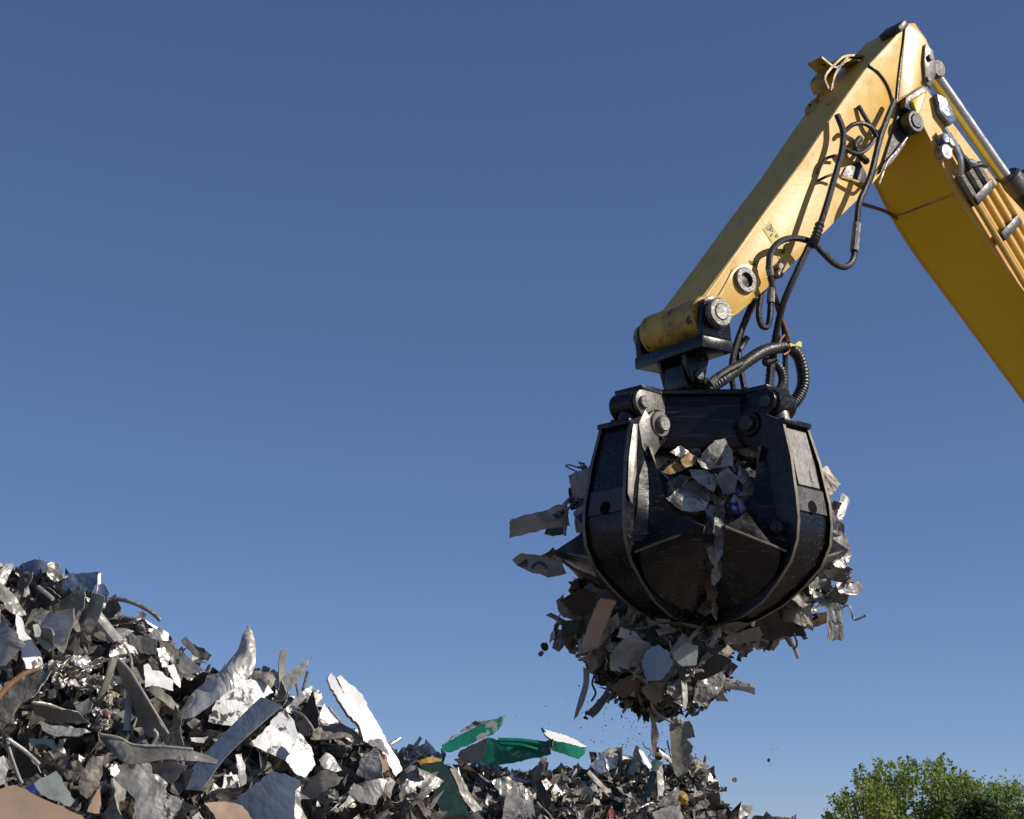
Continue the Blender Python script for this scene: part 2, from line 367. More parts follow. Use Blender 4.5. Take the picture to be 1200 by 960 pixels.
# boom
BW = .385
bfu_low = [on(x, y, BW) for x, y in ((1068, 118), (1076, 136), (1097, 178), (1120, 225), (1150, 273), (1200, 342))]
d = V((bfu_low[-1][0] - bfu_low[-2][0], bfu_low[-1][1] - bfu_low[-2][1])).normalized()
far = (bfu_low[-1][0] + d.x * 6.2, bfu_low[-1][1] + d.y * 6.2)
bfu_top = [on(x, y, BW) for x, y in ((1086, 106), (1120, 150), (1168, 214))]
nrm = V((-d.y, d.x));  nrm = nrm if nrm.y > 0 else -nrm
hgt = .72
top_far = (far[0] + nrm.x * hgt, far[1] + nrm.y * hgt)
p_mid = (bfu_low[-1][0] + nrm.x * hgt, bfu_low[-1][1] + nrm.y * hgt)
bm = B(); platefu(bm, bfu_low + [far, top_far, p_mid] + list(reversed(bfu_top)), -BW, BW, .018)
boom = part('boom', bm, M['boomyellow'], handler)
bm = B(); platefu(bm, bfu_low[1:] + [far, top_far, p_mid] + list(reversed(bfu_top)), BW + .0005, BW + .004); part('side_skin', bm, M['yellow'], boom)
# underside seam, edge lips
bm = B(); a = on(1121, 226, BW); tube(bm, [mp(a[0], a[1] - .004, s) for s in (-BW + .01, -.1, .1, BW - .01)], .010, 6); part('weld_seam', bm, M['yellow_old'], boom)
for s in (-1, 1):
    bm = B()
    lo = bfu_low[1:] + [(bfu_low[-1][0] + d.x * 3, bfu_low[-1][1] + d.y * 3)]
    tube(bm, [mp(f, u, s * (BW - .004)) for f, u in lo], .013, 6, 3); part('edge_bead', bm, M['yellow'], boom)
# pivot: cheek plates, boss and pin between stick and boom
bm = B(); plate(bm, [(1028, 205), (1046, 150), (1052, 120), (1072, 106), (1080, 124), (1072, 146), (1062, 164), (1044, 190)], HW + .002, HW + .03, .006, HW)
part('pivot_plate', bm, M['darksteel'], stick)
kf, ku = on(1060, 148, HW)
bm = B(); cyl(bm, mp(kf, ku, -.41), mp(kf, ku, .41), .07, 28, .012); part('pivot_pin', bm, M['darksteel'], boom)
for s in (1, -1):
    bm = B(); cyl(bm, mp(kf, ku, s * .30), mp(kf, ku, s * .398), .105, 28, .012); part('pivot_boss', bm, M['darksteel'], boom)
bm = B(); plate(bm, [(1052, 118), (1073, 104), (1083, 112), (1079, 128), (1064, 138), (1050, 130)], HW + .03, HW + .10, .012, HW); part('pivot_cover', bm, M['darksteel'], stick)
# stick cylinder
cs = .12
r0 = onw(1091, 84, cs); r1 = onw(1180, 212, cs); ax = (r1 - r0).normalized()
bm = B(); cyl(bm, r0, r1 + ax * .3, .07, 28, .004); rod = part('cylinder_rod', bm, M['chrome'], handler)
bm = B(); cyl(bm, r1 - ax * .05, r1 + ax * .16, .155, 32, .02); barrel = part('cylinder_barrel', bm, M['darksteel'], handler)
bm = B(); cyl(bm, r1 + ax * .1, r1 + ax * 3.4, .135, 32, .02); part('barrel_tube', bm, M['black'], barrel)
bm = B(); cyl(bm, r0 - Sd * .1, r0 + Sd * .1, .09, 28, .012); part('rod_eye', bm, M['darksteel'], rod)
bm = B(); plate(bm, [(1083, 52), (1092, 60), (1096, 84), (1090, 104), (1083, 98), (1081, 72)], HW + .022, HW + .05, .008, HW + .03); part('rod_lug', bm, M['worn'], stick)
bm = B(); a = on(1089, 68, HW + .05); cyl(bm, mp(*a, HW + .048), mp(*a, HW + .075), .03, 16, .004); a = on(1087, 93, HW + .05); cyl(bm, mp(*a, HW + .048), mp(*a, HW + .07), .024, 16, .004)
part('bolt_head', bm, M['darksteel'], stick)
# side cover and fittings on the boom's near side
bm = B(); plate(bm, [(1092, 112), (1104, 118), (1116, 142), (1108, 150), (1096, 134)], BW + .002, BW + .06, .01, BW); part('valve_cover', bm, M['bluegrey'], boom)
bm = B(); plate(bm, [(1116, 176), (1122, 170), (1150, 212), (1142, 222)], BW + .002, BW + .03, .008, BW); part('side_plate', bm, M['yellow'], boom)
for k, (x, y) in enumerate(((1108, 162), (1116, 166), (1109, 178))):
    bm = B(); a = on(x, y, BW + .08); cyl(bm, mp(*a, BW), mp(*a, BW + .09), .05 if k < 2 else .075, 18, .01); part('hydraulic_fitting', bm, M['chrome'] if k else M['bluegrey'], boom)
dirb = (onw(1198, 322, BW) - onw(1138, 222, BW)).normalized()
for k, (x, y) in enumerate(((1139, 230), (1149, 224), (1159, 220), (1168, 216))):
    bm = B(); a = onw(x, y, BW + .055); tube(bm, [a, a + dirb * .8, a + dirb * 2, a + dirb * 6.5], .03, 10, 1); pp = part('hydraulic_pipe', bm, M['yellow'], boom)
    if k < 3: bm = B(); tube(bm, [a - dirb * .22, a - dirb * .1, a + dirb * .02], .043, 8, 2); part('pipe_coupling', bm, M['pin'], pp)
    bm = B(); b_ = onw(1106 + k * 5, 150 + k * 7, BW + .07); tube(bm, [b_, b_ + dirb * .2, (b_ + a) / 2 + Sd * .03, a - dirb * .2], .028, 8); part('pipe_hose', bm, M['hose'] if k % 2 else M['chrome'], pp)
for (x, y) in ((1181, 268), (1150, 226)):
    bm = B(); a = onw(x, y, BW + .05); box(bm, a, dirb * .045, dirb.cross(Sd) * .17, Sd * .05, .01); part('pipe_clamp', bm, M['darksteel'], boom)
bm = B(); a = onw(1190, 196, .05); box(bm, a + ax * .25 - V((0, 0, .12)), ax * .3, ax.cross(Sd) * .05, Sd * .14, .01); part('cylinder_saddle', bm, M['darksteel'], boom)
bm = B(); plate(bm, [(1092, 310), (1096, 314), (1093, 318), (1089, 314)], -BW - .05, -BW - .005, .006, -BW); part('hose_guide', bm, M['dark'], boom)
bm = B(); tube(bm, [onw(1010, 239, -.1), onw(1038, 248, -.3), onw(1060, 262, -.36), onw(1066, 272, -.385)], .017, 7); part('lube_line', bm, M['brown'], handler)

# hoses: each its own part
def hose(pts, r=.026, m='hose', rib=None, ends=(), k=7, name='hydraulic_hose', n=9):
    P = [onw(x, y, s) for x, y, s in pts]
    bm = B(); tube(bm, P, r, n, k, True, rib); h = part(name, bm, M[m], handler)
    for i, j, t in ends:                  # pressed metal sleeves
        bm = B(); a, b = P[i], P[j]; tube(bm, [a, a.lerp(b, t * .5), a.lerp(b, t)], r * 1.35, 10, 3); part('hose_fitting', bm, M['pin'], h)
    return h
hose([(1048, 118, .34), (1032, 160, .38), (1022, 200, .40), (1015, 219, .40), (1007, 238, .40), (1004, 262, .4), (1002, 285, .4), (1000, 304, .41), (991, 313, .42), (978, 309, .43), (965, 297, .42), (951, 284, .40), (930, 279, .38), (913, 284, .37), (903, 297, .36), (901, 316, .36)], .027, ends=((5, 6, 1.), (6, 7, .5)))
hose([(981, 135, .33), (988, 155, .37), (986, 180, .41), (977, 212, .43), (968, 243, .44), (958, 272, .44), (949, 287, .44), (930, 327, .42), (918, 356, .36), (910, 388, .28), (906, 420, .2), (903, 452, .16)], .028, ends=())
hose([(961, 262, .46), (955, 280, .455), (950, 288, .455)], .034, 'hose', .25, (), 8, 'spiral_guard')
hose([(901, 312, .36), (906, 340, .34), (915, 372, .3), (919, 388, .28), (920, 420, .22), (921, 460, .2), (922, 494, .2)], .023, ends=((0, 1, .4),))
hose([(990, 154, .33), (1000, 146, .36), (1012, 145, .38), (1022, 151, .38), (1028, 164, .36)], .02)
hose([(989, 174, .33), (1003, 180, .36), (1014, 176, .37), (1024, 164, .36), (1034, 150, .35)], .02)
hose([(1008, 162, .31), (1002, 172, .33), (1008, 182, .33), (1016, 190, .31)], .028, 'hose', .2, (), 6, 'spiral_guard')
hose([(985, 208, .31), (1000, 212, .33), (1014, 217, .34), (1020, 212, .33)], .016, 'yellow_old')
hose([(958, 203, .29), (966, 188, .31), (976, 183, .32), (986, 182, .33)], .013, 'hose')  # thin dark bar close to the near face
hose([(958, 212, .30), (974, 205, .33), (984, 206, .34)], .012, 'hose')  # second thin dark bar, just below
hose([(1006, 124, .28), (1014, 138, .30), (1022, 150, .31), (1030, 158, .3)], .02)
hose([(1030, 216, .33), (1040, 190, .33), (1052, 176, .33), (1064, 160, .33)], .009, 'bright')  # thin bright tube drawing a white edge, not a hose
hose([(895, 338, .2), (881, 358, .2), (870, 384, .2), (861, 410, .2), (857, 436, .2), (860, 458, .2)], .026)
hose([(888, 346, .1), (876, 372, .12), (868, 392, .14), (866, 420, .16), (872, 455, .2)], .026)
hose([(866, 410, .2), (871, 403, .2), (876, 395, .22)], .024)
hose([(892, 346, .3), (889, 366, .3), (892, 381, .31), (899, 383, .32), (902, 372, .33), (903, 355, .33), (904, 338, .33)], .025, 'hose', None, ((5, 6, 1.),))
hose([(828, 457, .2), (842, 448, .22), (858, 437, .24), (875, 424, .26), (892, 413, .27), (908, 408, .27), (922, 407, .26), (934, 415, .24), (940, 432, .22), (941, 450, .2), (936, 464, .18), (928, 474, .16), (918, 478, .14)], .047, 'hose', .11, (), 9, 'wrapped_hose', 12)
hose([(832, 450, .28), (840, 442, .3), (852, 434, .3), (868, 426, .3)], .026, 'hose', .12, ((0, 1, .9),), 8)
hose([(896, 424, .2), (907, 425, .2), (915, 435, .2), (917, 448, .2), (911, 463, .2)], .034, 'hose', .14, (), 8, 'wrapped_hose')
hose([(910, 392, .2), (906, 415, .2), (903, 432, .2), (901, 455, .2)], .032, 'hose', .14, (), 8, 'wrapped_hose')
hose([(900, 325, .34), (908, 350, .33), (918, 378, .32), (926, 402, .31), (924, 412, .3), (918, 416, .3)], .010, 'cable', name='cable')
hose([(921, 390, .3), (914, 400, .3), (912, 410, .3)], .010, 'cable', name='cable')
bm = B(); plate(bm, [(925, 402), (931, 404), (936, 400), (939, 401), (939, 407), (932, 405), (926, 406)], .34, .345, 0, .34); part('cable_tag', bm, M['tape'], handler)
for x, y in ((911, 322), (912, 314)):
    bm = B(); a = onw(x, y, HW + .02); cyl(bm, a - Sd * .03, a + Sd * .04, .035, 14, .006); part('hose_port', bm, M['pin'], stick)
bm = B(); plate(bm, [(984, 208), (990, 196), (1006, 190), (1014, 205), (1012, 222), (1002, 214)], HW + .002, HW + .02, .004, HW); part('valve_plate', bm, M['darksteel'], stick)

# the machine's body, well outside the frame to the right
base = mp(far[0], 0, 0); base.z = 0
bm = B(); box(bm, base + V((0, 0, 1.35)) - Fd * 1.4, Fd * 2.2, Sd * 1.35, Ud * .55, .06); body = part('superstructure', bm, M['yellow'], handler)
bm = B(); box(bm, base + V((0, 0, .45)) - Fd * 1.2, Fd * 1.6, Sd * .7, Ud * .36, .04); part('undercarriage', bm, M['darksteel'], handler)
for s in (-1, 1):
    bm = B(); c = base - Fd * 1.2 + Sd * s * 1.3
    oc = [(1.9, .1), (2.2, .45), (1.9, .8), (-1.9, .8), (-2.2, .45), (-1.9, .1)]
    prism(bm, [c + Fd * a + Ud * b + Sd * .3 for a, b in oc], [c + Fd * a + Ud * b - Sd * .3 for a, b in oc], .03); part('crawler_track', bm, M['dark'], handler)
bm = B(); box(bm, base + V((0, 0, 2.6)) + Sd * .9, Fd * .8, Sd * .45, Ud * .75, .05); part('cab', bm, M['black'], handler)
bm = B(); box(bm, mp(far[0], far[1] + .3, 0) - Ud * .6, Fd * .35, Sd * .5, Ud * .9, .03); part('boom_foot', bm, M['yellow'], handler)

# ------------------------------------------------------------------ the grapple
A = PY(817, 490, Y0 + .05)
grap = empty('orange_peel_grapple', A, 'black four-tined orange peel grapple hanging closed round a load of scrap', 'grapple')
def gp(phi, r, t, z):
    p = R(phi); return A + V((math.sin(p), -math.cos(p), 0)) * r + V((math.cos(p), math.sin(p), 0)) * t + V((0, 0, z))
PH0 = -46
PHIS = [PH0, PH0 + 90, PH0 + 180, PH0 + 270]
# head: core box, top plate, arm cheeks
HT, HB = .10, -.35
AW = .12
core = []; out = []
for ph in PHIS:
    core += [gp(ph, .56, -AW, 0), gp(ph, .56, AW, 0)]; out += [gp(ph, .575, -AW - .02, 0), gp(ph, .80, -AW - .02, 0), gp(ph, .80, AW + .02, 0), gp(ph, .575, AW + .02, 0)]
bm = B(); prism(bm, [p + V((0, 0, HT - .037)) for p in core], [p + V((0, 0, HB)) for p in core], .01); head = part('head_body', bm, M['black'], grap)
bm = B(); prism(bm, [p + V((0, 0, HT)) for p in out], [p + V((0, 0, HT - .035)) for p in out], .006); part('top_plate', bm, M['black'], head)
bm = B(); cyl(bm, gp(0, 0, 0, HT), gp(0, 0, 0, HT + .05), .26, 40, .01); cyl(bm, gp(0, 0, 0, HT + .05), gp(0, 0, 0, .30), .13, 32, .01); part('rotator', bm, M['black'], head)
def arcrz(c, r, a0, a1, st=18): return [(c[0] + r * math.cos(R(a)), c[1] + r * math.sin(R(a))) for a in range(a0, a1 + 1, st)]
def rzplate(bm, phi, rz, t0, t1, bevel=0.): return prism(bm, [gp(phi, r, t1, z) for r, z in rz], [gp(phi, r, t0, z) for r, z in rz], bevel)
OUT = [(.95, -.215), (1.03, -.5), (1.085, -.82), (1.095, -.97), (1.075, -1.12), (1.0, -1.27), (.85, -1.41), (.68, -1.53), (.47, -1.615), (.28, -1.652), (.13, -1.665)]
INN = [(.135, -1.61), (.27, -1.59), (.43, -1.54), (.61, -1.44), (.77, -1.31), (.87, -1.16), (.90, -.97), (.875, -.76), (.82, -.52), (.68, -.40), (.57, -.30)]
HG = (.65, -.19)
TW = .20
def tw(z):                               # half width of a tine's beam at a height
    P = ((-1.66, .085), (-1.45, .15), (-1.2, .195), (-.85, .20), (-.2, .145), (.5, .145))
    for (z0, w0), (z1, w1) in zip(P, P[1:]):
        if z <= z1: return w0 + (w1 - w0) * max(0, z - z0) / (z1 - z0)
    return .145
def lerp2(P, t):                         # walk along a polyline
    t = min(max(t, 0), .9999) * (len(P) - 1); i = int(t); f = t - i
    return P[i][0] + (P[i + 1][0] - P[i][0]) * f, P[i][1] + (P[i + 1][1] - P[i][1]) * f
def shell(bm, phi, s):                   # one wing of a tine: upper concave panel, ridge, lower dished panel
    C = (.825, .74, -1.06)
    def rib(z):
        P = sorted(INN[:8] + [(.84, -.52), (.74, -.36)], key=lambda q: q[1]); 
        for (r0_, z0), (r1_, z1) in zip(P, P[1:]):
            if z0 <= z <= z1: return r0_ + (r1_ - r0_) * (z - z0) / (z1 - z0)
        return P[0][0] if z < P[0][1] else P[-1][0]
    D = (.975, TW, -1.20)
    nu, nv = 12, 16
    def grid(fn):
        g = [[bm.verts.new(gp(phi, r, s * t, z)) for r, t, z in [fn(i / nu, j / nv) for j in range(nv + 1)]] for i in range(nu + 1)]
        for i in range(nu):
            for j in range(nv): bm.faces.new((g[i][j], g[i + 1][j], g[i + 1][j + 1], g[i][j + 1]))
    def up(u, v):                        # u down the rib, v out to the free edge
        z = -.36 + u * (D[2] + .36)
        a = V((rib(z) * (1 - u) + u * D[0], tw(z) * .93, z))
        ez = -.40 + u * (C[2] + .40); et = TW + .03 + .05 * u + (C[1] - TW - .08) * u ** 4.5; er = .80 - .14 * math.sin(u * 2.2) + (C[0] - .80 + .14 * math.sin(2.2)) * u
        b = V((er, et, ez)); p = a.lerp(b, v); p.x -= .07 * (v / .25 if v < .25 else (1 - v) / .75) * u * (1 - u) * 3; return p
    def lo(u, v):
        z = D[2] + u * (-1.60 - D[2]); k = 1 - u
        r = .14 + (D[0] - .14) * (1 - u ** 1.9) ** 1.0
        a = V((r - .07 * math.sin(math.pi * min(1, u + .12)) * (1 - u), tw(z) * .95, z))
        bz = C[2] + u * (-1.585 - C[2]); bt = .045 + (C[1] - .045) * (1 - u ** 1.15); br = .13 + (C[0] - .13) * (1 - u ** 1.35)
        b = V((br, bt, bz)); p = a.lerp(b, v); bulge = (v / .125 if v < .125 else (1 - v) / .875) * math.sin(math.pi * min(1, u * .9 + .06))
        p.x += .075 * bulge; p.z -= .03 * bulge; return p
    grid(up); grid(lo)
    bmesh.ops.remove_doubles(bm, verts=bm.verts[:], dist=.004)
    bmesh.ops.recalc_face_normals(bm, faces=bm.faces[:])
    thicken(bm, .022)
for k, ph in enumerate(PHIS):
    # arm cheeks on the head, upper pin and drum
    for s in (-1, 1):
        bm = B(); rzplate(bm, ph, [(.50, HT - .037), (.79, HT - .037)] + arcrz((.77, -.03), .1, -60, 60, 20)[::-1] + [(.78, -.14), (.68, -.25), (.50, -.30)], s * AW - .018, s * AW + .018, .006)
        part('arm_cheek', bm, M['worn'] if (k == 0 and s > 0) else M['black'], head)
    bm = B(); cyl(bm, gp(ph, .785, -.165, -.035), gp(ph, .785, .165, -.035), .05, 20, .008); part('upper_pin', bm, M['pin'] if k == 0 else M['darksteel'], head)
    bm = B(); cyl(bm, gp(ph, .785, -.10, -.035), gp(ph, .785, .10, -.035), .105, 28, .01); part('cylinder_eye', bm, M['black'], head)
    bm = B(); cyl(bm, gp(ph, .80, 0, -.1), gp(ph, .90, 0, -.5), .07, 20, .01); part('cylinder_end', bm, M['worn'] if k == 1 else M['darksteel'], head)
    # tine: two ribs, outer strip, shell wings, hinge
    ribs = OUT + INN + arcrz(HG, .115, 180, 180) + arcrz(HG, .115, 60, 180, 20)[::-1]
    bm = B(); i0 = [(r - .02, z + .012) for r, z in OUT]
    n = len(OUT)
    a0 = [gp(ph, r - .028, -tw(z), z + .012) for i, (r, z) in enumerate(OUT)]; a1 = [gp(ph, r - .028, tw(z), z + .012) for i, (r, z) in enumerate(OUT)]
    va = [bm.verts.new(p) for p in a0]; vb = [bm.verts.new(p) for p in a1]
    for i in range(n - 1): bm.faces.new((va[i], va[i + 1], vb[i + 1], vb[i]))
    thicken(bm, .02)
    tine = part('tine', bm, M['black'], grap)
    for s in (-1, 1):
        poly = OUT + INN + arcrz(HG, .12, 75, 210, 27)[::-1]
        P0 = [gp(ph, r, s * (tw(z) + .016), z) for r, z in poly]; P1 = [gp(ph, r, s * (tw(z) + .016) - s * .03, z) for r, z in poly]
        bm = B(); prism(bm, P0, P1)
        for f in bm.faces:
            if len(f.verts) == 4: f.material_index = 1
        part('tine_rib', bm, M['black'], tine)
        if s > 0:
            lug = arcrz(HG, .115, 60, 250, 19)[::-1] + [(.66, -.36), (.78, -.50), (.86, -.40), (.88, -.22), (.80, -.10)]
            if k == 0:
                bm = B(); P = [gp(ph, r, s * (tw(z) + .0175), z) for r, z in lug]; prism(bm, [p + (gp(ph, 0, .009, 0) - gp(ph, 0, 0, 0)) for p in P], P, .002); part('hinge_lug', bm, M['worn'], tine)
            w_ = [(.89, -.225), (.94, -.235), (1.02, -.5), (1.065, -.78), (1.02, -.86), (.985, -.70), (.95, -.62), (.93, -.46), (.91, -.36)]
            if k == 0:
                bm = B(); P = [gp(ph, r, s * (tw(z) + .0175), z) for r, z in w_]; prism(bm, [p + (gp(ph, 0, .008, 0) - gp(ph, 0, 0, 0)) for p in P], P, .002)
                part('wear_plate', bm, M['worn'], tine)
        bm = B(); shell(bm, ph, s); part('shell_wing', bm, M['black'], tine, 13)
        ridge = [gp(ph, .975 + (.825 - .975) * u + .008, s * (TW + (.74 - TW) * u), -1.20 + .14 * u) for u in (.02, .3, .6, .97)]
        bm = B(); tube(bm, ridge, .010, 6, 2); part('ridge_bead', bm, M['rubbed' if k < 2 else 'darksteel'], tine)  # paler steel on the front tines paints in the ridge highlights
        if k == 1 and s < 0:
            bm = B(); q = gp(ph, .93, s * (TW + .01), -1.02) ; cyl(bm, q, q + (gp(ph, 0, s * .06, 0) - gp(ph, 0, 0, 0)), .05, 6, .006); cyl(bm, q, q + (gp(ph, 0, s * .09, 0) - gp(ph, 0, 0, 0)), .028, 12, .004); part('bolt', bm, M['darksteel'], tine)
    bm = B(); rzplate(bm, ph, [(.42, -1.643), (.28, -1.664), (.12, -1.677), (.10, -1.64), (.125, -1.60), (.27, -1.642)], -.105, .105, .006); part('tine_tip', bm, M['rubbed'], tine)
    bm = B(); box(bm, gp(ph, .945, 0, -.21), gp(ph, .03, 0, 0) - gp(ph, 0, 0, 0), gp(ph, 0, .162, 0) - gp(ph, 0, 0, 0), V((0, 0, .02)), .006); part('tine_cap', bm, M['black'], tine)
    bm = B(); cyl(bm, gp(ph, HG[0], -.235, HG[1]), gp(ph, HG[0], .235, HG[1]), .062, 24, .01); hp = part('hinge_pin', bm, M['pin'] if k == 0 else M['darksteel'], tine)
    for s in (-1, 1):
        bm = B(); cyl(bm, gp(ph, HG[0], s * .17, HG[1]), gp(ph, HG[0], s * .195, HG[1]), .10, 28, .008); part('pin_washer', bm, M['worn'] if k == 0 else M['black'], hp)
    # inspection hole with its backing plate, wear and painted sheen on the outer strip
    bm = B()
    q = gp(ph, 1.068, 0, -.86); nrm_ = (gp(ph, 1, 0, .12) - gp(ph, 0, 0, 0)).normalized()
    cyl(bm, q, q + nrm_ * .006, .05, 20); part('drain_hole', bm, M['void'], tine)
    bm = B(); rzplate(bm, ph, [(1.044, -.72), (1.050, -.72), (1.076, -.90), (1.070, -.90)], -.17, .17); part('wear_sheen_strip', bm, M['darksteel'], tine)
    if k == 1:
        bm = B(); pts = [(r - .024, z) for r, z in OUT[:4]]
        rzplate(bm, ph, [(.940, -.26), (.946, -.26), (1.009, -.5), (1.050, -.70), (1.044, -.70), (1.003, -.5)], -.125, .125); part('wear_sheen_strip', bm, M['worn'], tine)  # pale steel painting in the sun and sky sheen on this tine's outside
# ------------------------------------------------------------------ the scrap heaps: one height field for both
YL, YR = 10.6, 17.0
CL = [(-420, 690), (-200, 660), (0, 662), (60, 664), (100, 690), (130, 722), (180, 738), (215, 765), (250, 782), (300, 800), (340, 822), (370, 845), (400, 862), (440, 885), (480, 915), (560, 985), (700, 1100), (900, 1260)]
CR = [(180, 930), (300, 885), (480, 889), (520, 897), (600, 900), (690, 894), (740, 890), (800, 898), (826, 908), (843, 930), (856, 954), (935, 966), (1000, 1000), (1100, 1060), (1200, 1120)]
LT = [(p.x, p.z) for p in (PY(x, y, YL) for x, y in CL)]; RT = [(p.x, p.z) for p in (PY(x, y, YR) for x, y in CR)]
def interp(T, x):
    if x <= T[0][0]: return T[0][1] - .6 * (T[0][0] - x)
    if x >= T[-1][0]: return T[-1][1] - .6 * (x - T[-1][0])
    for a, b in zip(T, T[1:]):
        if x <= b[0]: return a[1] + (b[1] - a[1]) * (x - a[0]) / (b[0] - a[0])
def heap(x, y):
    l = interp(LT, x) - (.80 * (YL - y) if y < YL else .7 * (y - YL))
    r = interp(RT, x) - (.62 * (YR - y) if y < YR else .6 * (y - YR))
    n = .10 * noise.noise(V((x * 2.1, y * 2.1, 0))) + .05 * noise.noise(V((x * 6, y * 6, 3)))
    return max(l, r) + n - .05, l > r
def hy(px, py, lift=0.):                   # how far the heap's face is along a sight line; None over the crest
    d = ray(px, py); y = 4.
    while y < 22:
        p = CAM + d * (y / d.y)
        h, isl = heap(p.x, p.y)
        if p.z < h: return y - .04 - lift, isl
        y += .06
    return None, px < 470
def hY(px, py, lift=0.):
    k = 0
    while k < 200:
        r = hy(px, py + k, lift)
        if r[0] is not None: return r[0]
        k += 3
    return YL if px < 470 else YR

# rubble: the mound with its uncountable small bits, one object per heap
def bits(bm, spots, size, mats):
    for p in spots:
        s = random.uniform(*size); e = V((random.gauss(0, 1), random.gauss(0, 1), random.gauss(0, 1))).normalized()
        f = e.orthogonal().normalized(); f = (Matrix.Rotation(random.uniform(0, 6.3), 3, e) @ f); g = e.cross(f)
        b_ = s * random.choice((.2, .4, .7, .95)); k1, k2 = random.uniform(-.9, .9), random.uniform(-.6, .6); mi = random.choice(mats)
        nx, ny = (3, 2) if s > .012 else (1, 1); rows = []
        for i in range(nx + 1):
            u = (i / nx - .5) * 2; row = []
            for j in range(ny + 1):
                v = (j / ny - .5) * 2
                row.append(bm.verts.new(p + f * (u * s * (1 + random.uniform(-.25, .15))) + g * (v * b_ * (1 + random.uniform(-.4, .15))) + e * s * (k1 * u * u + k2 * abs(v + .3) + random.uniform(-.14, .14))))
            rows.append(row)
        for i in range(nx):
            for j in range(ny):
                fc = bm.faces.new((rows[i][j], rows[i + 1][j], rows[i + 1][j + 1], rows[i][j + 1])); fc.material_index = mi
def rubble(name, label, xr, yr, step, use_left, nbits, size, pxr):
    bm = B(); nx = int((xr[1] - xr[0]) / step); ny = int((yr[1] - yr[0]) / step); g = {}
    for i in range(nx + 1):
        for j in range(ny + 1):
            x = xr[0] + i * step; y = yr[0] + j * step
            h, isl = heap(x, y)
            if use_left: h = h if isl else min(h, interp(LT, x) - (.80 * (YL - y) if y < YL else .7 * (y - YL)))
            else: h = h if not isl else min(h, interp(RT, x) - (.62 * (YR - y) if y < YR else .6 * (y - YR)))
            h += .06 * noise.noise(V((x * 9, y * 9, 1))) - .06
            g[i, j] = bm.verts.new((x + random.uniform(-.3, .3) * step, y + random.uniform(-.3, .3) * step, max(h, -.1)))
    for i in range(nx):
        for j in range(ny):
            q = (g[i, j], g[i + 1, j], g[i + 1, j + 1], g[i, j + 1])
            if max(v.co.z for v in q) > -.09: bm.faces.new(q)
    sp = []
    while len(sp) < nbits:
        px = random.uniform(*pxr[0]); py = random.uniform(*pxr[1]); y, isl = hy(px, py)
        if y is None or isl != use_left: continue
        sp.append(PY(px, py, y + random.uniform(-.03, .08)))
    pool = [v.co.copy() for v in g.values() if v.co.z > .1]
    bits(bm, [random.choice(pool) + V((random.uniform(-.07, .07), random.uniform(-.07, .07), random.uniform(0, .04))) for _ in range(nbits)], (.05, .17), [2, 2, 3, 3, 4, 5, 6, 6])
    bits(bm, sp, size, [2, 2, 2, 3, 3, 4, 5, 6, 6, 6])
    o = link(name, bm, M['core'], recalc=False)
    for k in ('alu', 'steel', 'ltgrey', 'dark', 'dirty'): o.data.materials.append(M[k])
    return tag(o, label, 'scrap heap', None, 'stuff')
rubble('scrap_rubble', 'small shredded metal bits filling the gaps of the near scrap heap', (-7.5, 3.0), (6.3, 15.5), .10, True, 3600, (.02, .11), ((-60, 500), (655, 990)))
rubble('scrap_rubble', 'fine shredded metal bits of the far lower scrap heap under the grapple', (-5.5, 7.0), (12.0, 20.5), .12, False, 4200, (.02, .10), ((440, 960), (860, 985)))

# ------------------------------------------------------------------ pieces of scrap
HP = []
THINGS = []                              # (object, px, py, hero phrase or None, look)
def fill_mesh(outline, fn, res, thick):
    bm = B(); vs = [bm.verts.new((x, y, 0)) for x, y in outline]
    f = bm.faces.new(vs); bmesh.ops.triangulate(bm, faces=[f])
    for _ in range(7):
        es = [e for e in bm.edges if e.calc_length() > res]
        if not es: break
        bmesh.ops.subdivide_edges(bm, edges=es, cuts=1, use_grid_fill=False)
        bmesh.ops.triangulate(bm, faces=[f for f in bm.faces if len(f.verts) > 3])
        if len(bm.verts) > 700: break
    for v in bm.verts: v.co.z = fn(v.co.x, v.co.y)
    bmesh.ops.recalc_face_normals(bm, faces=bm.faces[:])
    thicken(bm, thick)
    return bm
def shaper(size, bend=0., bdir=0., creases=1, crumple=.03, seed=0):
    rnd = random.Random(seed); cs = []
    for _ in range(creases):
        a = rnd.uniform(0, 6.3); cs.append((math.cos(a), math.sin(a), rnd.uniform(-.25, .25) * size, rnd.uniform(-.35, .35)))
    off = V((rnd.uniform(0, 99), rnd.uniform(0, 99), rnd.uniform(0, 99))); ca, sa = math.cos(bdir), math.sin(bdir)
    def fn(x, y):
        u = x * ca + y * sa; z = bend * u * u / size
        for cx, cy, c0, k in cs: z += k * abs(x * cx + y * cy - c0) * .5
        q = V((x, y, 0)) / size
        z += size * crumple * (noise.noise(q * 2.2 + off) * 1.5 + noise.noise(q * 5 + off) * .8 + noise.noise(q * 11 + off) * .35)
        return z
    return fn
def jag(outline, amt, seed):
    rnd = random.Random(seed); out = []
    n = len(outline)
    for i in range(n):
        a, b = V(outline[i]), V(outline[(i + 1) % n]); d = b - a; L = d.length; m = max(1, min(7, int(L / (amt * 3.5)))) if amt else 1
        nn = V((d.y, -d.x)) / (L + 1e-9)
        out.append(a)
        for k in range(1, m): out.append(a + d * (k / m + rnd.uniform(-.2, .2) / m) + nn * rnd.uniform(-1, 1) * amt)
    return [(p.x, p.y) for p in out]
def frame(n):
    n = n.normalized(); e1 = V((-n.y, n.x, 0)); 
    e1 = V((1, 0, 0)) if e1.length < .05 else e1.normalized()
    e2 = n.cross(e1); return e1, e2, n
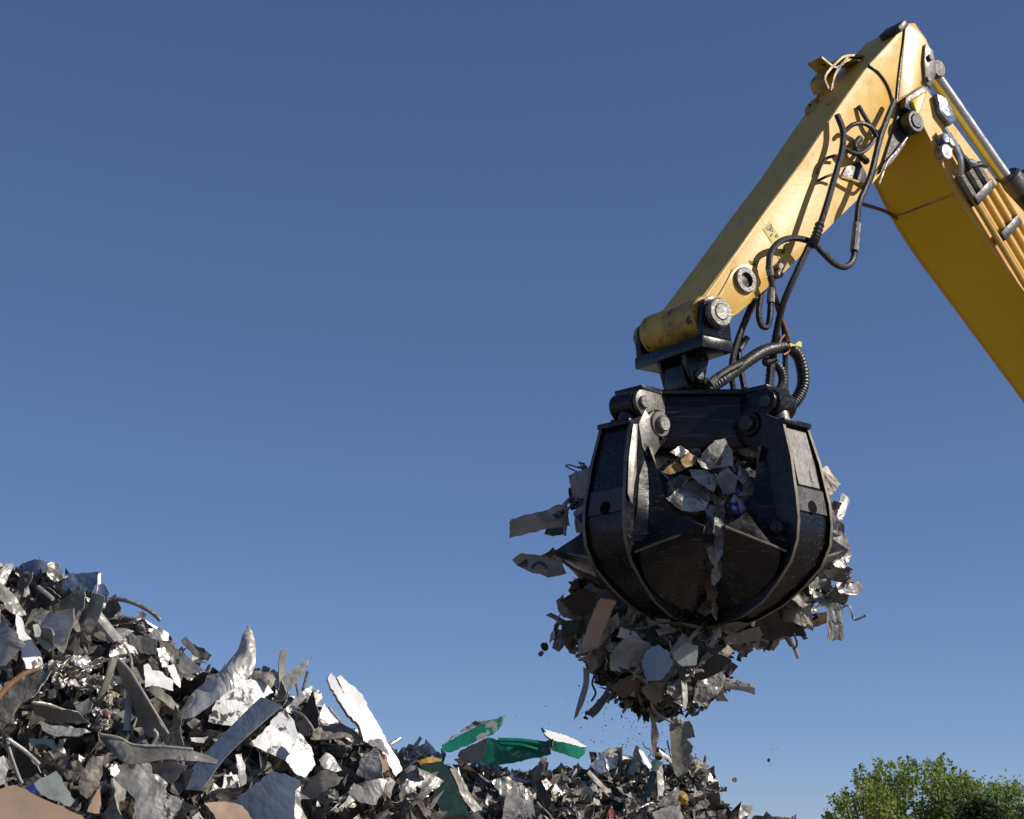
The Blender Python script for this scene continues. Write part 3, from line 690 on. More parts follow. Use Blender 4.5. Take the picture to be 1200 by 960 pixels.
def sheet(pix, Y, a, c, m, label, phrase=None, name='scrap_sheet', cat='scrap sheet', bend=.0, bdir=0., creases=1, crumple=.02, thick=.007, tear=.006, group='scrap pieces on the heaps', parent=None, k=.09):
    HP.append(pix)
    cx = sum(p[0] for p in pix) / len(pix); cy = sum(p[1] for p in pix) / len(pix)
    C = PY(cx, cy, Y); e1, e2, n = frame(V((a, -1, c))); e1 = e1 if e1.x > 0 else -e1; e2 = n.cross(e1)
    out = []
    for x, y in pix:
        d = ray(x, y); t = (C - CAM).dot(n) / d.dot(n); p = CAM + d * t - C; out.append((p.dot(e1), p.dot(e2)))
    size = max(max(p[0] for p in out) - min(p[0] for p in out), max(p[1] for p in out) - min(p[1] for p in out))
    sd = int(cx * 31 + cy * 17)
    if tear: out = jag(out, min(tear, size * .03), sd)
    bm = fill_mesh(out, shaper(size, bend, bdir, creases, crumple, sd), max(.02, size * k), thick)
    mw = Matrix((e1, e2, n)).transposed().to_4x4(); mw.translation = C
    if parent is not None:
        for v in bm.verts: v.co = mw @ v.co
        return part(name, bm, M[m], parent, 28)
    o = link(name, bm, M[m], None, mw, 28); tag(o, label, cat, group); THINGS.append((o, cx, cy, phrase)); return o
def strip(ra, rb, m, label, phrase=None, name='scrap_strip', cat='scrap strip', n=5, bulge=0., crumple=.01, thick=.008, group='scrap pieces on the heaps', parent=None, k=6):
    HP.append([(p[0], p[1]) for p in ra] + [(p[0], p[1]) for p in reversed(rb)])
    A_ = catmull([PY(*p) for p in ra], k); B_ = catmull([PY(*p) for p in rb], k)
    N = min(len(A_), len(B_)); A_, B_ = A_[:N - 1] + [A_[-1]], B_[:N - 1] + [B_[-1]]
    bm = B(); g = []; C = sum(A_ + B_, V((0, 0, 0))) / (2 * N); size = (A_[0] - A_[-1]).length
    off = V((C.x * 9, C.z * 7, 0))
    for i in range(N):
        dirn = (A_[min(i + 1, N - 1)] - A_[max(0, i - 1)]); wv = B_[i] - A_[i]; nn = dirn.cross(wv); nn = nn.normalized() if nn.length > 1e-9 else V((0, -1, 0))
        if nn.y > 0: nn = -nn
        row = []
        for j in range(n + 1):
            t = j / n; p = A_[i].lerp(B_[i], t) + nn * (bulge * wv.length * math.sin(math.pi * t))
            p += nn * (size * crumple * (noise.noise(p * 4 + off) + .6 * noise.noise(p * 11 + off)))
            row.append(bm.verts.new(p - C))
        g.append(row)
    for i in range(N - 1):
        for j in range(n): bm.faces.new((g[i][j], g[i + 1][j], g[i + 1][j + 1], g[i][j + 1]))
    bmesh.ops.recalc_face_normals(bm, faces=bm.faces[:]); thicken(bm, thick)
    o = link(name, bm, M[m], None, Matrix.Translation(C), 30)
    x, y = proj(C); tag(o, label, cat, group); THINGS.append((o, x, y, phrase)); return o
def rod(pts, r, m, label, phrase=None, name='scrap_rod', cat='scrap rod', group='scrap pieces on the heaps', flat=None):
    P = [PY(*p) for p in pts]; C = sum(P, V((0, 0, 0))) / len(P)
    bm = B(); tube(bm, [p - C for p in P], r * (1 if flat else .66), 9, 6, True, None, flat)
    o = link(name, bm, M[m], None, Matrix.Translation(C)); x, y = proj(C); tag(o, label, cat, group); THINGS.append((o, x, y, phrase)); return o
def chunk_bm(rx, ry, rz, seed, sharp=.4, sub=4):
    bm = B(); bmesh.ops.create_icosphere(bm, subdivisions=sub, radius=1); off = V((seed * 7.3 % 91, seed * 3.1 % 83, seed * 1.7 % 71))
    fine = .35 if sharp > .6 else 0
    for v in bm.verts:
        p = v.co.copy(); q = p * 1.6 + off
        k = 1 + (sharp if sharp < .6 else sharp * .62) * (noise.noise(q) + (1 - 2 * abs(noise.noise(q * 2.3))) * .55 + (1 - 2 * abs(noise.noise(q * 5.1))) * .3 - .4 + fine * (1 - 2 * abs(noise.noise(q * 10.3))))
        v.co = V((p.x * rx, p.y * ry, p.z * rz)) * k
    return bm
def bundle_bm(rx, ry, rz, seed, n=6, k=1., cr=.13, spread=.4):
    rnd = random.Random(seed); bm = B()
    for i in range(n):
        s = 1.25 * k * rnd.uniform(.6, 1.1)
        o_ = [(s * .5 * rnd.uniform(.6, 1.1) * math.cos(a), s * .5 * rnd.uniform(.5, 1.1) * math.sin(a)) for a in [k * 1.047 + rnd.uniform(-.25, .25) for k in range(6)]]
        b2 = fill_mesh(o_, shaper(s, rnd.uniform(-1.2, 1.2), rnd.uniform(0, 3.1), 2, cr, seed + i), .17 * max(.5, k), .02)
        mt = Matrix.Translation((rnd.uniform(-spread, spread), rnd.uniform(-spread, spread), rnd.uniform(-spread, spread))) @ Matrix.Rotation(rnd.uniform(0, 6.3), 4, V((rnd.gauss(0, 1), rnd.gauss(0, 1), rnd.gauss(0, 1))).normalized())
        for v in b2.verts: p = mt @ v.co; v.co = V((p.x * rx, p.y * ry, p.z * rz))
        me = bpy.data.meshes.new('tmp'); b2.to_mesh(me); b2.free(); bm.from_mesh(me); bpy.data.meshes.remove(me)
    return bm
def chunk(px, py, Y, rx, rz, m, label, phrase=None, sharp=.45, name='crumpled_bundle', cat='scrap bundle', group='scrap pieces on the heaps', ry=None, rot=0.):
    C = PY(px, py, Y); sd = int(px * 13 + py * 7)
    b_ = bundle_bm(rx * 1.15, (ry or min(rx, rz)) * 1.1, rz * 1.15, sd) if .4 <= sharp <= .6 else bundle_bm(rx, ry or min(rx, rz), rz, sd, 26, .55, .2, .6) if sharp > .6 and min(rx, rz) > .05 else chunk_bm(rx, ry or min(rx, rz), rz, sd, sharp, 5 if sharp > .6 else 4)
    o = link(name, b_, M[m], None, Matrix.Translation(C) @ Matrix.Rotation(rot, 4, 'Y'), 24)
    tag(o, label, cat, group); THINGS.append((o, px, py, phrase)); return o
# ------------------------------------------------------------------ near heap: the pieces one can pick out
def hs(pix, a, c, m, label, phrase=None, lift=.12, **k):
    cx = sum(p[0] for p in pix) / len(pix); cy = sum(p[1] for p in pix) / len(pix)
    return sheet(pix, hY(cx, cy, lift), a, c, m, label, phrase, **k)
hs([(8, 694), (12, 672), (22, 660), (40, 655), (56, 657), (54, 664), (45, 676), (35, 692), (22, 698)], -.2, .1, 'bluegrey', 'rounded blue grey sheet topping the near heap at its upper left end', 'rounded blue grey sheet', .1, bend=-.5, crumple=.015)
hs([(0, 668), (8, 660), (18, 658), (12, 672), (4, 690), (0, 690)], .5, .6, 'bright', 'shiny pale metal scrap at the frame edge beside the rounded blue grey sheet', None, .16, crumple=.05)
hs([(19, 694), (24, 674), (31, 670), (39, 671), (37, 682), (30, 690), (26, 700)], -.4, .2, 'dirty', 'ragged dark brown scrap before the rounded blue grey sheet', None, .3, crumple=.08, tear=.02)
hs([(70, 698), (73, 680), (80, 673), (118, 671), (117, 682), (112, 692), (100, 695), (86, 700)], -.1, .25, 'bluegrey', 'flat topped blue grey sheet with a bright right edge on the crest', 'flat topped blue grey sheet', .12, bend=.3)
hs([(116, 671), (119, 672), (117, 690), (113, 694)], .9, .2, 'bright', 'thin bright torn edge beside the flat topped blue grey sheet', None, .2)
hs([(55, 662), (62, 659), (70, 661), (71, 672), (82, 676), (64, 682), (55, 675)], .6, .3, 'alu', 'torn shiny scrap between the two blue grey sheets on the crest', None, .15, crumple=.08, tear=.015)
hs([(107, 697), (112, 686), (122, 684), (129, 696), (125, 707), (113, 704)], .1, .1, 'bluegrey', 'small round ended blue grey tab hanging off the crest edge', 'round ended tab', .2, bend=.4)
hs([(100, 700), (112, 703), (124, 708), (121, 714), (108, 712)], .8, .3, 'alu', 'torn shiny shard under the round ended tab', None, .2, crumple=.08, tear=.015)
hs([(44, 722), (75, 702), (94, 687), (101, 698), (99, 712), (90, 720), (70, 724)], -.3, .15, 'olive', 'tan grey folded sheet behind the smooth triangular sheet', 'tan grey folded sheet', .22, crumple=.02, bend=.2)
hs([(42, 722), (66, 716), (92, 713), (90, 728), (82, 744), (75, 766), (66, 758), (54, 742)], -.25, -.1, 'alu', 'smooth curved triangular aluminium sheet in the near heap', 'smooth triangular sheet', .36, bend=.6, bdir=.5, crumple=.004, creases=0, tear=.0)
hs([(40, 720), (48, 688), (60, 690), (72, 700), (60, 708)], -.5, -.2, 'dark', 'dark folded panel in the hollow above the smooth triangular sheet', None, .2)
rod([(45, 688, hY(45, 688, .3)), (62, 702, hY(60, 702, .32))], .018, 'bright', 'short shiny rod over the dark folded panel')
hs([(0, 682), (10, 690), (22, 704), (31, 720), (22, 722), (8, 714), (0, 704)], .5, .5, 'ltgrey', 'light grey torn sheet at the frame edge below the crest', 'light grey torn sheet', .25, crumple=.06, tear=.015)
hs([(18, 720), (24, 726), (28, 740), (40, 756), (49, 766), (50, 786), (30, 784), (27, 764), (19, 744)], .7, .5, 'cleanwhite', 'long glaring pale sheet beside the smooth triangular sheet', 'long pale sheet', .35, bend=-.4, crumple=.04)
hs([(38, 734), (44, 732), (52, 746), (66, 762), (58, 765), (48, 756), (40, 746)], .3, .3, 'mint', 'narrow pale blue curled strip between long pale sheet and smooth triangle', None, .38, bend=.5)
hs([(-12, 726), (2, 728), (13, 736), (25, 752), (14, 766), (4, 779), (-12, 778)], -.3, .25, 'alu', 'big rounded brownish metal sheet at the left frame edge', 'big rounded sheet', .4, bend=-.7, crumple=.02)
hs([(-14, 850), (-10, 822), (18, 797), (44, 788), (62, 788), (46, 812), (24, 826), (12, 846), (2, 856)], -.15, .35, 'dirty', 'wide muddy grey sheet with a rusty rim at the left edge', 'wide muddy sheet', .4, bend=.3, crumple=.02)
rod([(-6, 822, hY(0, 822, .52)), (12, 802, hY(12, 802, .5)), (30, 789, hY(30, 789, .5)), (46, 785, hY(46, 785, .5))], .022, 'rust', 'orange rusty bent rod along the wide muddy sheet')
chunk(92, 792, hY(92, 792, .22), .20, .16, 'bright', 'glittering ball of crumpled foil below the smooth triangular sheet', 'glittering foil ball', .75)
chunk(62, 796, hY(62, 796, .2), .13, .15, 'bright', 'glittering crumpled foil lump left of the bigger foil ball', None, .8)
chunk(122, 812, hY(122, 812, .1), .11, .12, 'alu', 'crumpled foil lump below right of the glittering foil ball', None, .7)
chunk(116, 844, hY(116, 844, .28), .085, .08, 'bright', 'small sparkling foil knot with red flecks near the dark curved strip', 'sparkling foil knot', .8)
chunk(124, 838, hY(124, 838, .36), .014, .012, 'red', 'tiny red fleck stuck on the sparkling foil knot', None, .3, ry=.01)
hs([(88, 828), (104, 819), (110, 826), (104, 838), (92, 840)], -.1, .2, 'olive', 'small olive folded tab beside the sparkling foil knot', None, .34)
hs([(36, 824), (58, 827), (74, 832), (90, 836), (104, 850), (80, 848), (58, 846), (40, 838)], -.2, -.35, 'olive', 'olive grey bent sheet with a bright upper edge, above the grey trough', 'olive bent sheet', .42, bend=.5, bdir=1.5)
rod([(38, 823, hY(38, 823, .47)), (58, 826, hY(58, 826, .48)), (74, 832, hY(74, 832, .48)), (90, 835, hY(90, 835, .48))], .012, 'bright', 'bright folded rim along the olive bent sheet')
hs([(45, 846), (66, 850), (98, 852), (106, 856), (90, 862), (62, 862), (50, 856)], .0, .5, 'steel', 'grey trough shaped sheet beneath the olive bent sheet', 'grey trough sheet', .45, bend=.4, bdir=1.5)
hs([(34, 866), (63, 866), (66, 880), (52, 872), (36, 874)], .1, .2, 'mint', 'small pale mint plate inside the dark hollow', None, .25, tear=.01)
hs([(70, 866), (78, 866), (74, 874), (78, 885), (70, 884)], .5, .3, 'bright', 'bright little torn bracket beside the pale mint plate', None, .3, crumple=.1)
hs([(2, 856), (14, 866), (30, 880), (46, 896), (50, 904), (26, 914), (12, 890), (4, 872)], .0, -.35, 'dark', 'charcoal curved sheet around the dark hollow at left', 'charcoal curved sheet', .4, bend=.6)
rod([(8, 866, hY(8, 866, .5)), (13, 885, hY(13, 885, .5)), (22, 910, hY(22, 910, .5)), (26, 918, hY(26, 918, .5))], .012, 'ltgrey', 'thin grey bent edge strip before the charcoal curved sheet', None, 'scrap_rod', 'scrap strip')
rod([(9, 866, hY(9, 866, .55)), (30, 881, hY(30, 881, .5)), (46, 896, hY(46, 896, .5))], .016, 'ltgrey', 'ragged light rim on top of the charcoal curved sheet')
hs([(-6, 892), (4, 886), (10, 900), (6, 918), (-8, 925)], .2, .3, 'ltgrey', 'pale crumpled scrap at the frame edge above the tan board', None, .45, crumple=.06)
hs([(40, 919), (66, 904), (78, 924), (88, 938), (82, 946), (62, 938), (48, 932)], .1, .35, 'mint', 'pale green grey printed plate above the tan board', 'pale printed plate', .5, creases=0, crumple=.01)
hs([(29, 923), (39, 918), (48, 932), (40, 930)], .1, .3, 'blue', 'small blue corner poking out beside the pale printed plate', None, .5)
hs([(-20, 925), (2, 924), (16, 920), (66, 943), (116, 967), (96, 1010), (-20, 1010)], .12, .5, 'tan', 'flat tan brown board in the bottom left corner', 'flat tan board', .62, creases=0, crumple=.004, tear=.006, thick=.02)
hs([(92, 918), (96, 904), (106, 888), (122, 886), (120, 908), (116, 922), (102, 936), (94, 930)], .25, .15, 'dirty', 'pale brown crumpled plate standing above the cream shard', 'pale brown crumpled plate', .5, crumple=.05, tear=.015)
hs([(102, 952), (112, 930), (118, 921), (118, 940), (116, 954)], .3, .2, 'tan', 'small cream pointed shard by the tan board', None, .58)
hs([(74, 906), (80, 894), (92, 890), (98, 900), (90, 914), (80, 918)], .0, .3, 'dirty', 'muddy torn flap right of the pale printed plate', None, .42, crumple=.06)
yb = hY(185, 884, .46)
strip([(116, 861, yb), (140, 866, yb), (156, 874, yb), (190, 876, yb), (225, 879, yb), (256, 890, yb + .05)],
      [(118, 868, yb + .02), (140, 889, yb - .12), (158, 896, yb - .14), (190, 891, yb - .12), (225, 891, yb - .08), (254, 894, yb)], 'steel', 'long twisted grey strip lying across the near heap', 'long twisted grey strip', bulge=.12, crumple=.012)
rod([(118, 861, yb - .01), (140, 865, yb - .02), (156, 873, yb - .02), (190, 875, yb - .02), (226, 878, yb - .02)], .012, 'ltgrey', 'pale rolled rim of the long twisted grey strip')
hs([(178, 894), (198, 892), (220, 897), (208, 912), (200, 918), (188, 908), (180, 904)], -.1, -.3, 'dirty', 'muddy tongue hanging under the long twisted grey strip', None, .42, crumple=.05)
hs([(178, 906), (186, 908), (196, 918), (192, 930), (184, 922)], .5, .2, 'bright', 'shiny ribbed tab below the muddy tongue', None, .5, crumple=.06)
hs([(128, 905), (150, 899), (176, 896), (181, 910), (200, 932), (214, 940), (196, 975), (160, 975), (158, 936), (140, 920)], .1, .2, 'steel', 'broad dark grey plate with bright specks at the bottom', 'broad dark speckled plate', .55, crumple=.02)
hs([(130, 900), (136, 896), (140, 904), (135, 910), (130, 908)], .8, .5, 'bright', 'dazzling small bolt head shaped scrap above the broad dark plate', None, .6)
yb = hY(165, 812, .4)
strip([(133, 771, yb), (140, 788, yb + .03), (148, 808, yb + .05), (158, 830, yb + .05), (166, 850, yb + .04), (174, 864, yb)],
      [(136, 770, yb), (151, 785, yb - .04), (168, 812, yb - .1), (180, 832, yb - .1), (190, 848, yb - .08), (197, 860, yb - .03)], 'olive', 'dark olive curved strip with a bright edge, like a blade', 'dark curved blade strip', bulge=-.1, crumple=.003)
rod([(136, 770, yb - .01), (151, 785, yb - .05), (168, 812, yb - .11), (180, 832, yb - .11), (197, 860, yb - .04)], .013, 'ltgrey', 'thin bright edging along the dark curved blade strip')
rod([(134, 771, yb - .05), (128, 790, yb - .06), (120, 812, yb - .04), (113, 828, yb)], .022, 'olive', 'grey leg strip slanting from the top of the dark curved blade', None, 'scrap_strip', 'scrap strip', flat=.4)
rod([(152, 812, yb + .05), (150, 835, yb), (148, 866, yb - .02)], .022, 'mint', 'upright pale green strip left of the dark curved blade', None, 'scrap_strip', 'scrap strip', flat=.4)
rod([(180, 855, yb - .1), (184, 862, yb - .1), (178, 874, yb - .1)], .016, 'ltgrey', 'short bent light rod above the long twisted grey strip')
rod([(103, 707, hY(105, 712, .3)), (122, 732, hY(122, 732, .3)), (140, 754, hY(140, 754, .3))], .035, 'steel', 'thick dark grey bar slanting down from the round ended tab', 'thick slanting bar', flat=.6)
rod([(146, 756, hY(147, 762, .3)), (153, 770, hY(153, 770, .32)), (155, 786, hY(155, 786, .32))], .012, 'bright', 'thin curved wire below the end of the thick slanting bar')
yb = hY(128, 722, .1)
rod([(120, 704, yb), (136, 702, yb), (155, 706, yb - .03), (172, 714, yb - .05), (182, 721, yb - .05), (188, 727, yb - .05)], .021, 'alu', 'bent pale pipe arching out from the heap crest into the sky', 'bent pale pipe')
chunk(132, 734, hY(132, 734, .1), .2, .07, 'dirty', 'long gravelly grey bundle under the bent pale pipe', 'gravelly bundle', .4)
chunk(166, 735, hY(166, 735, .12), .035, .045, 'dulled', 'small pale rounded end of the gravelly bundle', None, .2)
hs([(172, 742), (186, 736), (198, 742), (198, 750), (188, 752), (178, 748)], .6, .4, 'alu', 'ring shaped shiny end piece right of the gravelly bundle', 'shiny ring end', .16, bend=-.6)
hs([(150, 744), (172, 746), (184, 750), (182, 768), (166, 766), (152, 758)], .1, .1, 'steel', 'grey flat plate below the shiny ring end', None, .2)
hs([(184, 748), (200, 754), (220, 770), (238, 786), (222, 790), (208, 789), (200, 776), (190, 762)], .15, .25, 'steel', 'long grey pointed plate slanting down right of the shiny ring end', 'long grey pointed plate', .26, creases=0, crumple=.008)
hs([(184, 760), (192, 758), (199, 770), (197, 780), (190, 782)], .7, .2, 'bright', 'bright folded shard at the foot of the long grey pointed plate', None, .34)
hs([(168, 780), (173, 778), (178, 786), (190, 788), (203, 799), (203, 810), (190, 806), (178, 803), (170, 806)], .45, .25, 'cleanwhite', 'small white ribbed box panel behind the dark curved blade', 'white ribbed panel', .32, crumple=.02, creases=3)
hs([(196, 780), (204, 778), (212, 796), (212, 806), (204, 800)], .8, .3, 'cleanwhite', 'narrow white folded strip right of the white ribbed panel', None, .34)
hs([(145, 752), (158, 758), (162, 766), (152, 764)], .5, .6, 'cleanwhite', 'small white tongue under the grey flat plate', None, .3)
hs([(170, 806), (186, 804), (200, 816), (210, 826), (206, 832), (194, 824), (180, 814)], .2, .4, 'olive', 'grey arched strip right of the dark curved blade', None, .36, bend=-.5)
hs([(213, 752), (219, 747), (226, 755), (240, 760), (248, 768), (244, 776), (226, 768)], -.2, .3, 'steel', 'dark ragged fin standing on the crest left of the horn strip', 'dark ragged fin', .14, crumple=.05, tear=.015)
hs([(214, 818), (222, 800), (238, 788), (250, 786), (240, 802), (224, 816)], -.5, -.2, 'dark', 'black curved sheet behind the base of the horn strip', None, .22, bend=.4)
yb = hY(255, 812, .45)
strip([(205, 838, yb - .08), (218, 820, yb - .04), (240, 802, yb), (258, 787, yb + .03), (271, 772, yb + .06), (281, 757, yb + .1), (287, 743, yb + .14), (291, 738, yb + .16)],
      [(207, 843, yb - .12), (226, 837, yb - .14), (252, 820, yb - .12), (276, 806, yb - .08), (291, 796, yb - .02), (299, 781, yb + .02), (300, 760, yb + .08), (295, 738, yb + .14)], 'bright', 'tall crinkled shiny horn shaped strip curving up into the sky', 'shiny horn strip', bulge=.2, crumple=.055, n=8, k=9)
hs([(246, 843), (250, 828), (262, 812), (280, 803), (296, 792), (312, 793), (324, 808), (304, 820), (284, 840), (276, 850), (262, 848)], .55, .4, 'white', 'chipped white panel behind the blue grey strip, under the horn', 'upper chipped white panel', .3, crumple=.015, bend=-.3)
hs([(288, 794), (298, 787), (316, 788), (323, 796), (318, 806), (304, 796)], .3, .6, 'dirty', 'ragged muddy edge behind the upper chipped white panel', None, .24, crumple=.08, tear=.02)
yb = hY(275, 866, .42)
strip([(204, 926, yb - .18), (232, 892, yb - .1), (264, 858, yb - .02), (292, 830, yb + .06), (306, 817, yb + .1)],
      [(236, 926, yb - .2), (262, 890, yb - .12), (290, 862, yb - .05), (318, 838, yb + .03), (331, 827, yb + .06)], 'bluegrey', 'long straight blue grey strip leaning between two chipped white panels', 'long blue grey strip', bulge=.03, crumple=.002)
hs([(290, 874), (308, 858), (326, 836), (334, 832), (344, 846), (350, 862), (342, 880), (332, 893), (312, 884)], .5, .35, 'white', 'chipped white panel right of the blue grey strip, smaller than its neighbour', 'lower chipped white panel', .4, crumple=.012)
hs([(334, 892), (342, 876), (350, 860), (364, 876), (369, 897), (357, 912), (345, 906)], .75, .5, 'white', 'glaring white chipped flap at the right end of the lower white panel', None, .44, crumple=.02)
hs([(324, 817), (329, 796), (345, 782), (366, 770), (356, 789), (346, 802), (336, 812), (336, 818)], .15, .1, 'ltgrey', 'beige leaf shaped plate pointing up into the sky', 'beige leaf plate', .06, creases=0, crumple=.006, tear=.0)
hs([(324, 816), (330, 797), (334, 806), (337, 818), (331, 821)], -.3, .1, 'dirty', 'small dark flap at the foot of the beige leaf plate', None, .1)
hs([(332, 832), (344, 820), (358, 808), (368, 802), (369, 812), (356, 820), (342, 836)], .3, .3, 'alu', 'torn dark edged metal arm right of the beige leaf plate', 'torn metal arm', .14, crumple=.04, tear=.012)
hs([(352, 846), (360, 822), (368, 808), (372, 830), (374, 850), (362, 860)], -.3, -.1, 'dark', 'black torn plate standing below the torn metal arm', None, .18, tear=.02)
rod([(342, 834, hY(342, 834, .3)), (354, 838, hY(354, 838, .34)), (366, 854, hY(366, 854, .34)), (366, 862, hY(366, 862, .34))], .014, 'alu', 'thin metal hoop around the black torn plate')
hs([(346, 848), (356, 842), (364, 852), (362, 864), (352, 862)], -.2, -.3, 'olive', 'dark olive hollow panel inside the thin metal hoop', None, .26)
hs([(385, 795), (389, 788), (393, 793), (397, 802), (404, 814), (400, 803), (395, 794), (399, 791), (408, 800), (415, 804), (424, 813), (432, 830), (445, 850), (455, 870), (468, 888), (474, 900), (466, 909), (458, 898), (446, 876), (426, 868), (421, 850), (408, 838), (396, 818), (388, 803)], .55, .25, 'cleanwhite', 'tall glaring white jagged panel with a split tip against the sky', 'tall white jagged panel', .3, creases=0, crumple=.012, tear=.004, bend=-.25, thick=.03)
hs([(373, 842), (376, 832), (379, 825), (388, 838), (396, 847), (384, 850)], .6, .3, 'cleanwhite', 'small white spike left of the tall white jagged panel', 'small white spike', .08)
chunk(394, 870, hY(394, 870, .15), .17, .12, 'alu', 'big crumpled grey metal bundle below the small white spike', 'big crumpled bundle', .5)
hs([(364, 866), (376, 852), (398, 848), (412, 856), (428, 868), (404, 866), (384, 868)], .2, .6, 'dirty', 'muddy crinkled sheet on top of the big crumpled bundle', None, .3, crumple=.06)
hs([(418, 908), (424, 888), (440, 873), (447, 892), (450, 912), (434, 917)], -.1, .1, 'steel', 'grey bent plate below the tall white jagged panel', 'grey bent plate', .3, bend=.3)
hs([(428, 868), (446, 866), (454, 880), (456, 886), (444, 878), (434, 874)], .2, .3, 'ltgrey', 'light grey flap at the foot of the tall white jagged panel', None, .3)
hs([(442, 882), (452, 884), (456, 902), (448, 906)], .5, .2, 'tan', 'straw coloured torn scrap below the light grey flap', None, .3, tear=.02)
hs([(408, 927), (416, 919), (436, 914), (456, 910), (450, 926), (441, 943), (424, 941)], .25, .3, 'ltgrey', 'smooth pale grey cap shaped plate in front of the grey bent plate', 'pale cap plate', .42, bend=-.3, creases=0)
hs([(448, 928), (456, 910), (462, 916), (456, 936)], .9, .1, 'alu', 'side flange at the right of the pale cap plate', None, .42)
hs([(374, 890), (382, 882), (392, 888), (402, 901), (392, 905), (380, 900)], .5, .5, 'ltgrey', 'pale curled flake left of the grey bent plate', 'pale curled flake', .4, bend=-.5)
hs([(356, 926), (362, 912), (380, 902), (402, 912), (396, 920), (380, 924), (364, 940)], -.1, -.2, 'olive', 'olive brown arched sheet below the pale curled flake', None, .4, bend=-.5)
hs([(268, 946), (282, 930), (300, 917), (318, 905), (334, 906), (350, 914), (346, 930), (344, 972), (286, 972)], .05, .3, 'bluegrey', 'wide blue grey sheet bottom centre of the near heap', 'wide blue grey sheet', .55, bend=-.2, creases=0, crumple=.012)
hs([(344, 926), (351, 922), (353, 972), (344, 972)], .9, .2, 'alu', 'folded right flange of the wide blue grey sheet', None, .57)
hs([(238, 944), (262, 940), (284, 946), (304, 972), (256, 975), (250, 955)], .3, .5, 'tan', 'pinkish beige curved plate at the bottom edge', 'pinkish curved plate', .6, bend=.15, creases=0)
hs([(277, 884), (284, 883), (288, 900), (289, 918), (283, 922), (279, 906)], .7, .1, 'ltgrey', 'short upright pale channel below the blue grey strip', 'short pale channel', .52)
hs([(206, 826), (214, 838), (212, 858), (216, 874), (196, 874), (188, 864), (204, 848)], -.2, .0, 'dirty', 'muddy bent sheet below the foot of the horn strip', 'muddy bent sheet', .36)
hs([(222, 866), (244, 864), (238, 872), (224, 870)], .4, .5, 'ltgrey', 'little light bracket right of the muddy bent sheet', None, .36)
chunk(385, 940, hY(385, 940, .3), .10, .10, 'olive', 'olive green gearbox like lump right of the wide blue grey sheet', 'olive lump', .5)

# ------------------------------------------------------------------ far heap
G2 = 'scrap pieces on the heaps'
gw = empty('green_panel_wreck', PY(600, 893, 16.7), 'crushed bright green painted panel wreck on the far heap skyline', 'scrap panel', G2)
sheet([(518, 873), (540, 861), (560, 850), (580, 843), (593, 838), (589, 849), (578, 861), (562, 867), (545, 875), (528, 882), (518, 880)], 16.55, .2, -.1, 'green', None, name='raised_flap', parent=gw, crumple=.012, creases=1, thick=.015, k=.06)
sheet([(519, 872), (540, 858), (560, 849), (592, 838), (580, 841), (556, 845), (540, 856)], 16.65, .1, .9, 'dirty', None, name='torn_lining', parent=gw, tear=.01)
sheet([(536, 886), (540, 879), (560, 870), (573, 864), (569, 880), (563, 894), (546, 895)], 16.5, -.2, -.1, 'olive', None, name='inner_panel', parent=gw, crumple=.01)
sheet([(556, 872), (571, 865), (584, 867), (612, 868), (642, 871), (646, 884), (630, 888), (604, 894), (575, 897), (552, 896)], 16.6, -.05, .0, 'green', None, name='side_panel', parent=gw, crumple=.02, creases=3, thick=.015, k=.06)
bm = B(); tube(bm, [PY(584, 868, 16.52), PY(612, 869, 16.5), PY(642, 873, 16.5)], .028, 8); tube(bm, [PY(586, 872, 16.5), PY(612, 874, 16.46), PY(634, 880, 16.48)], .018, 8); part('roll_formed_lip', bm, M['green'], gw)
sheet([(640, 868), (648, 866), (648, 874), (642, 884)], 16.45, -.9, -.1, 'dkgreen', None, name='end_gusset', parent=gw)
sheet([(635, 853), (646, 857), (660, 861), (674, 867), (688, 875), (680, 876), (662, 870), (648, 868), (640, 862)], 16.5, .4, .9, 'cleanwhite', None, name='white_edge', parent=gw, crumple=.006, creases=0, thick=.02)
sheet([(646, 868), (662, 870), (686, 876), (687, 883), (679, 890), (662, 884), (644, 878)], 16.45, .25, -.05, 'green', None, name='end_panel', parent=gw, crumple=.015, bend=-.3, thick=.02)
THINGS.append((gw, 605, 872, 'green panel wreck'))
rod([(635, 853, 16.5), (641, 861, 16.5), (648, 868, 16.5)], .02, 'green', 'green rolled edge at the left of the white topped end', None, 'scrap_strip', 'scrap strip')
def rs(pix, a, c, m, label, phrase=None, lift=.12, **k): return hs(pix, a, c, m, label, phrase, lift, **k)
rs([(494, 896), (518, 893), (530, 912), (556, 968), (558, 990), (528, 990), (512, 938)], .15, .25, 'dkgreen', 'long dark green strip sloping down at the bottom', 'long dark green strip', .8, creases=0, crumple=.004, tear=.004, thick=.02)
rs([(489, 891), (504, 887), (518, 888), (520, 897), (508, 900), (496, 899)], .2, .6, 'amber', 'ochre torn cap on the top of the long dark green strip', None, .85, tear=.012)
rs([(532, 890), (540, 888), (560, 906), (566, 914), (556, 914)], .1, .2, 'brown', 'dark brown bar stuck below the green panel wreck', 'dark brown bar', .3)
rs([(527, 900), (534, 900), (552, 930), (570, 956), (560, 956), (545, 938)], .5, .3, 'ltgrey', 'bright narrow strip right of the long dark green strip', None, .4)
rs([(576, 914), (590, 910), (606, 911), (620, 916), (606, 920), (596, 936), (586, 930)], .3, .4, 'bright', 'shiny white folded sheet above the grey square plate', 'shiny folded sheet', .3, crumple=.04)
rs([(594, 926), (612, 920), (624, 930), (628, 970), (586, 970)], .1, .2, 'alu', 'grey square plate with cracks on the far heap', 'grey square plate', .34, crumple=.012)
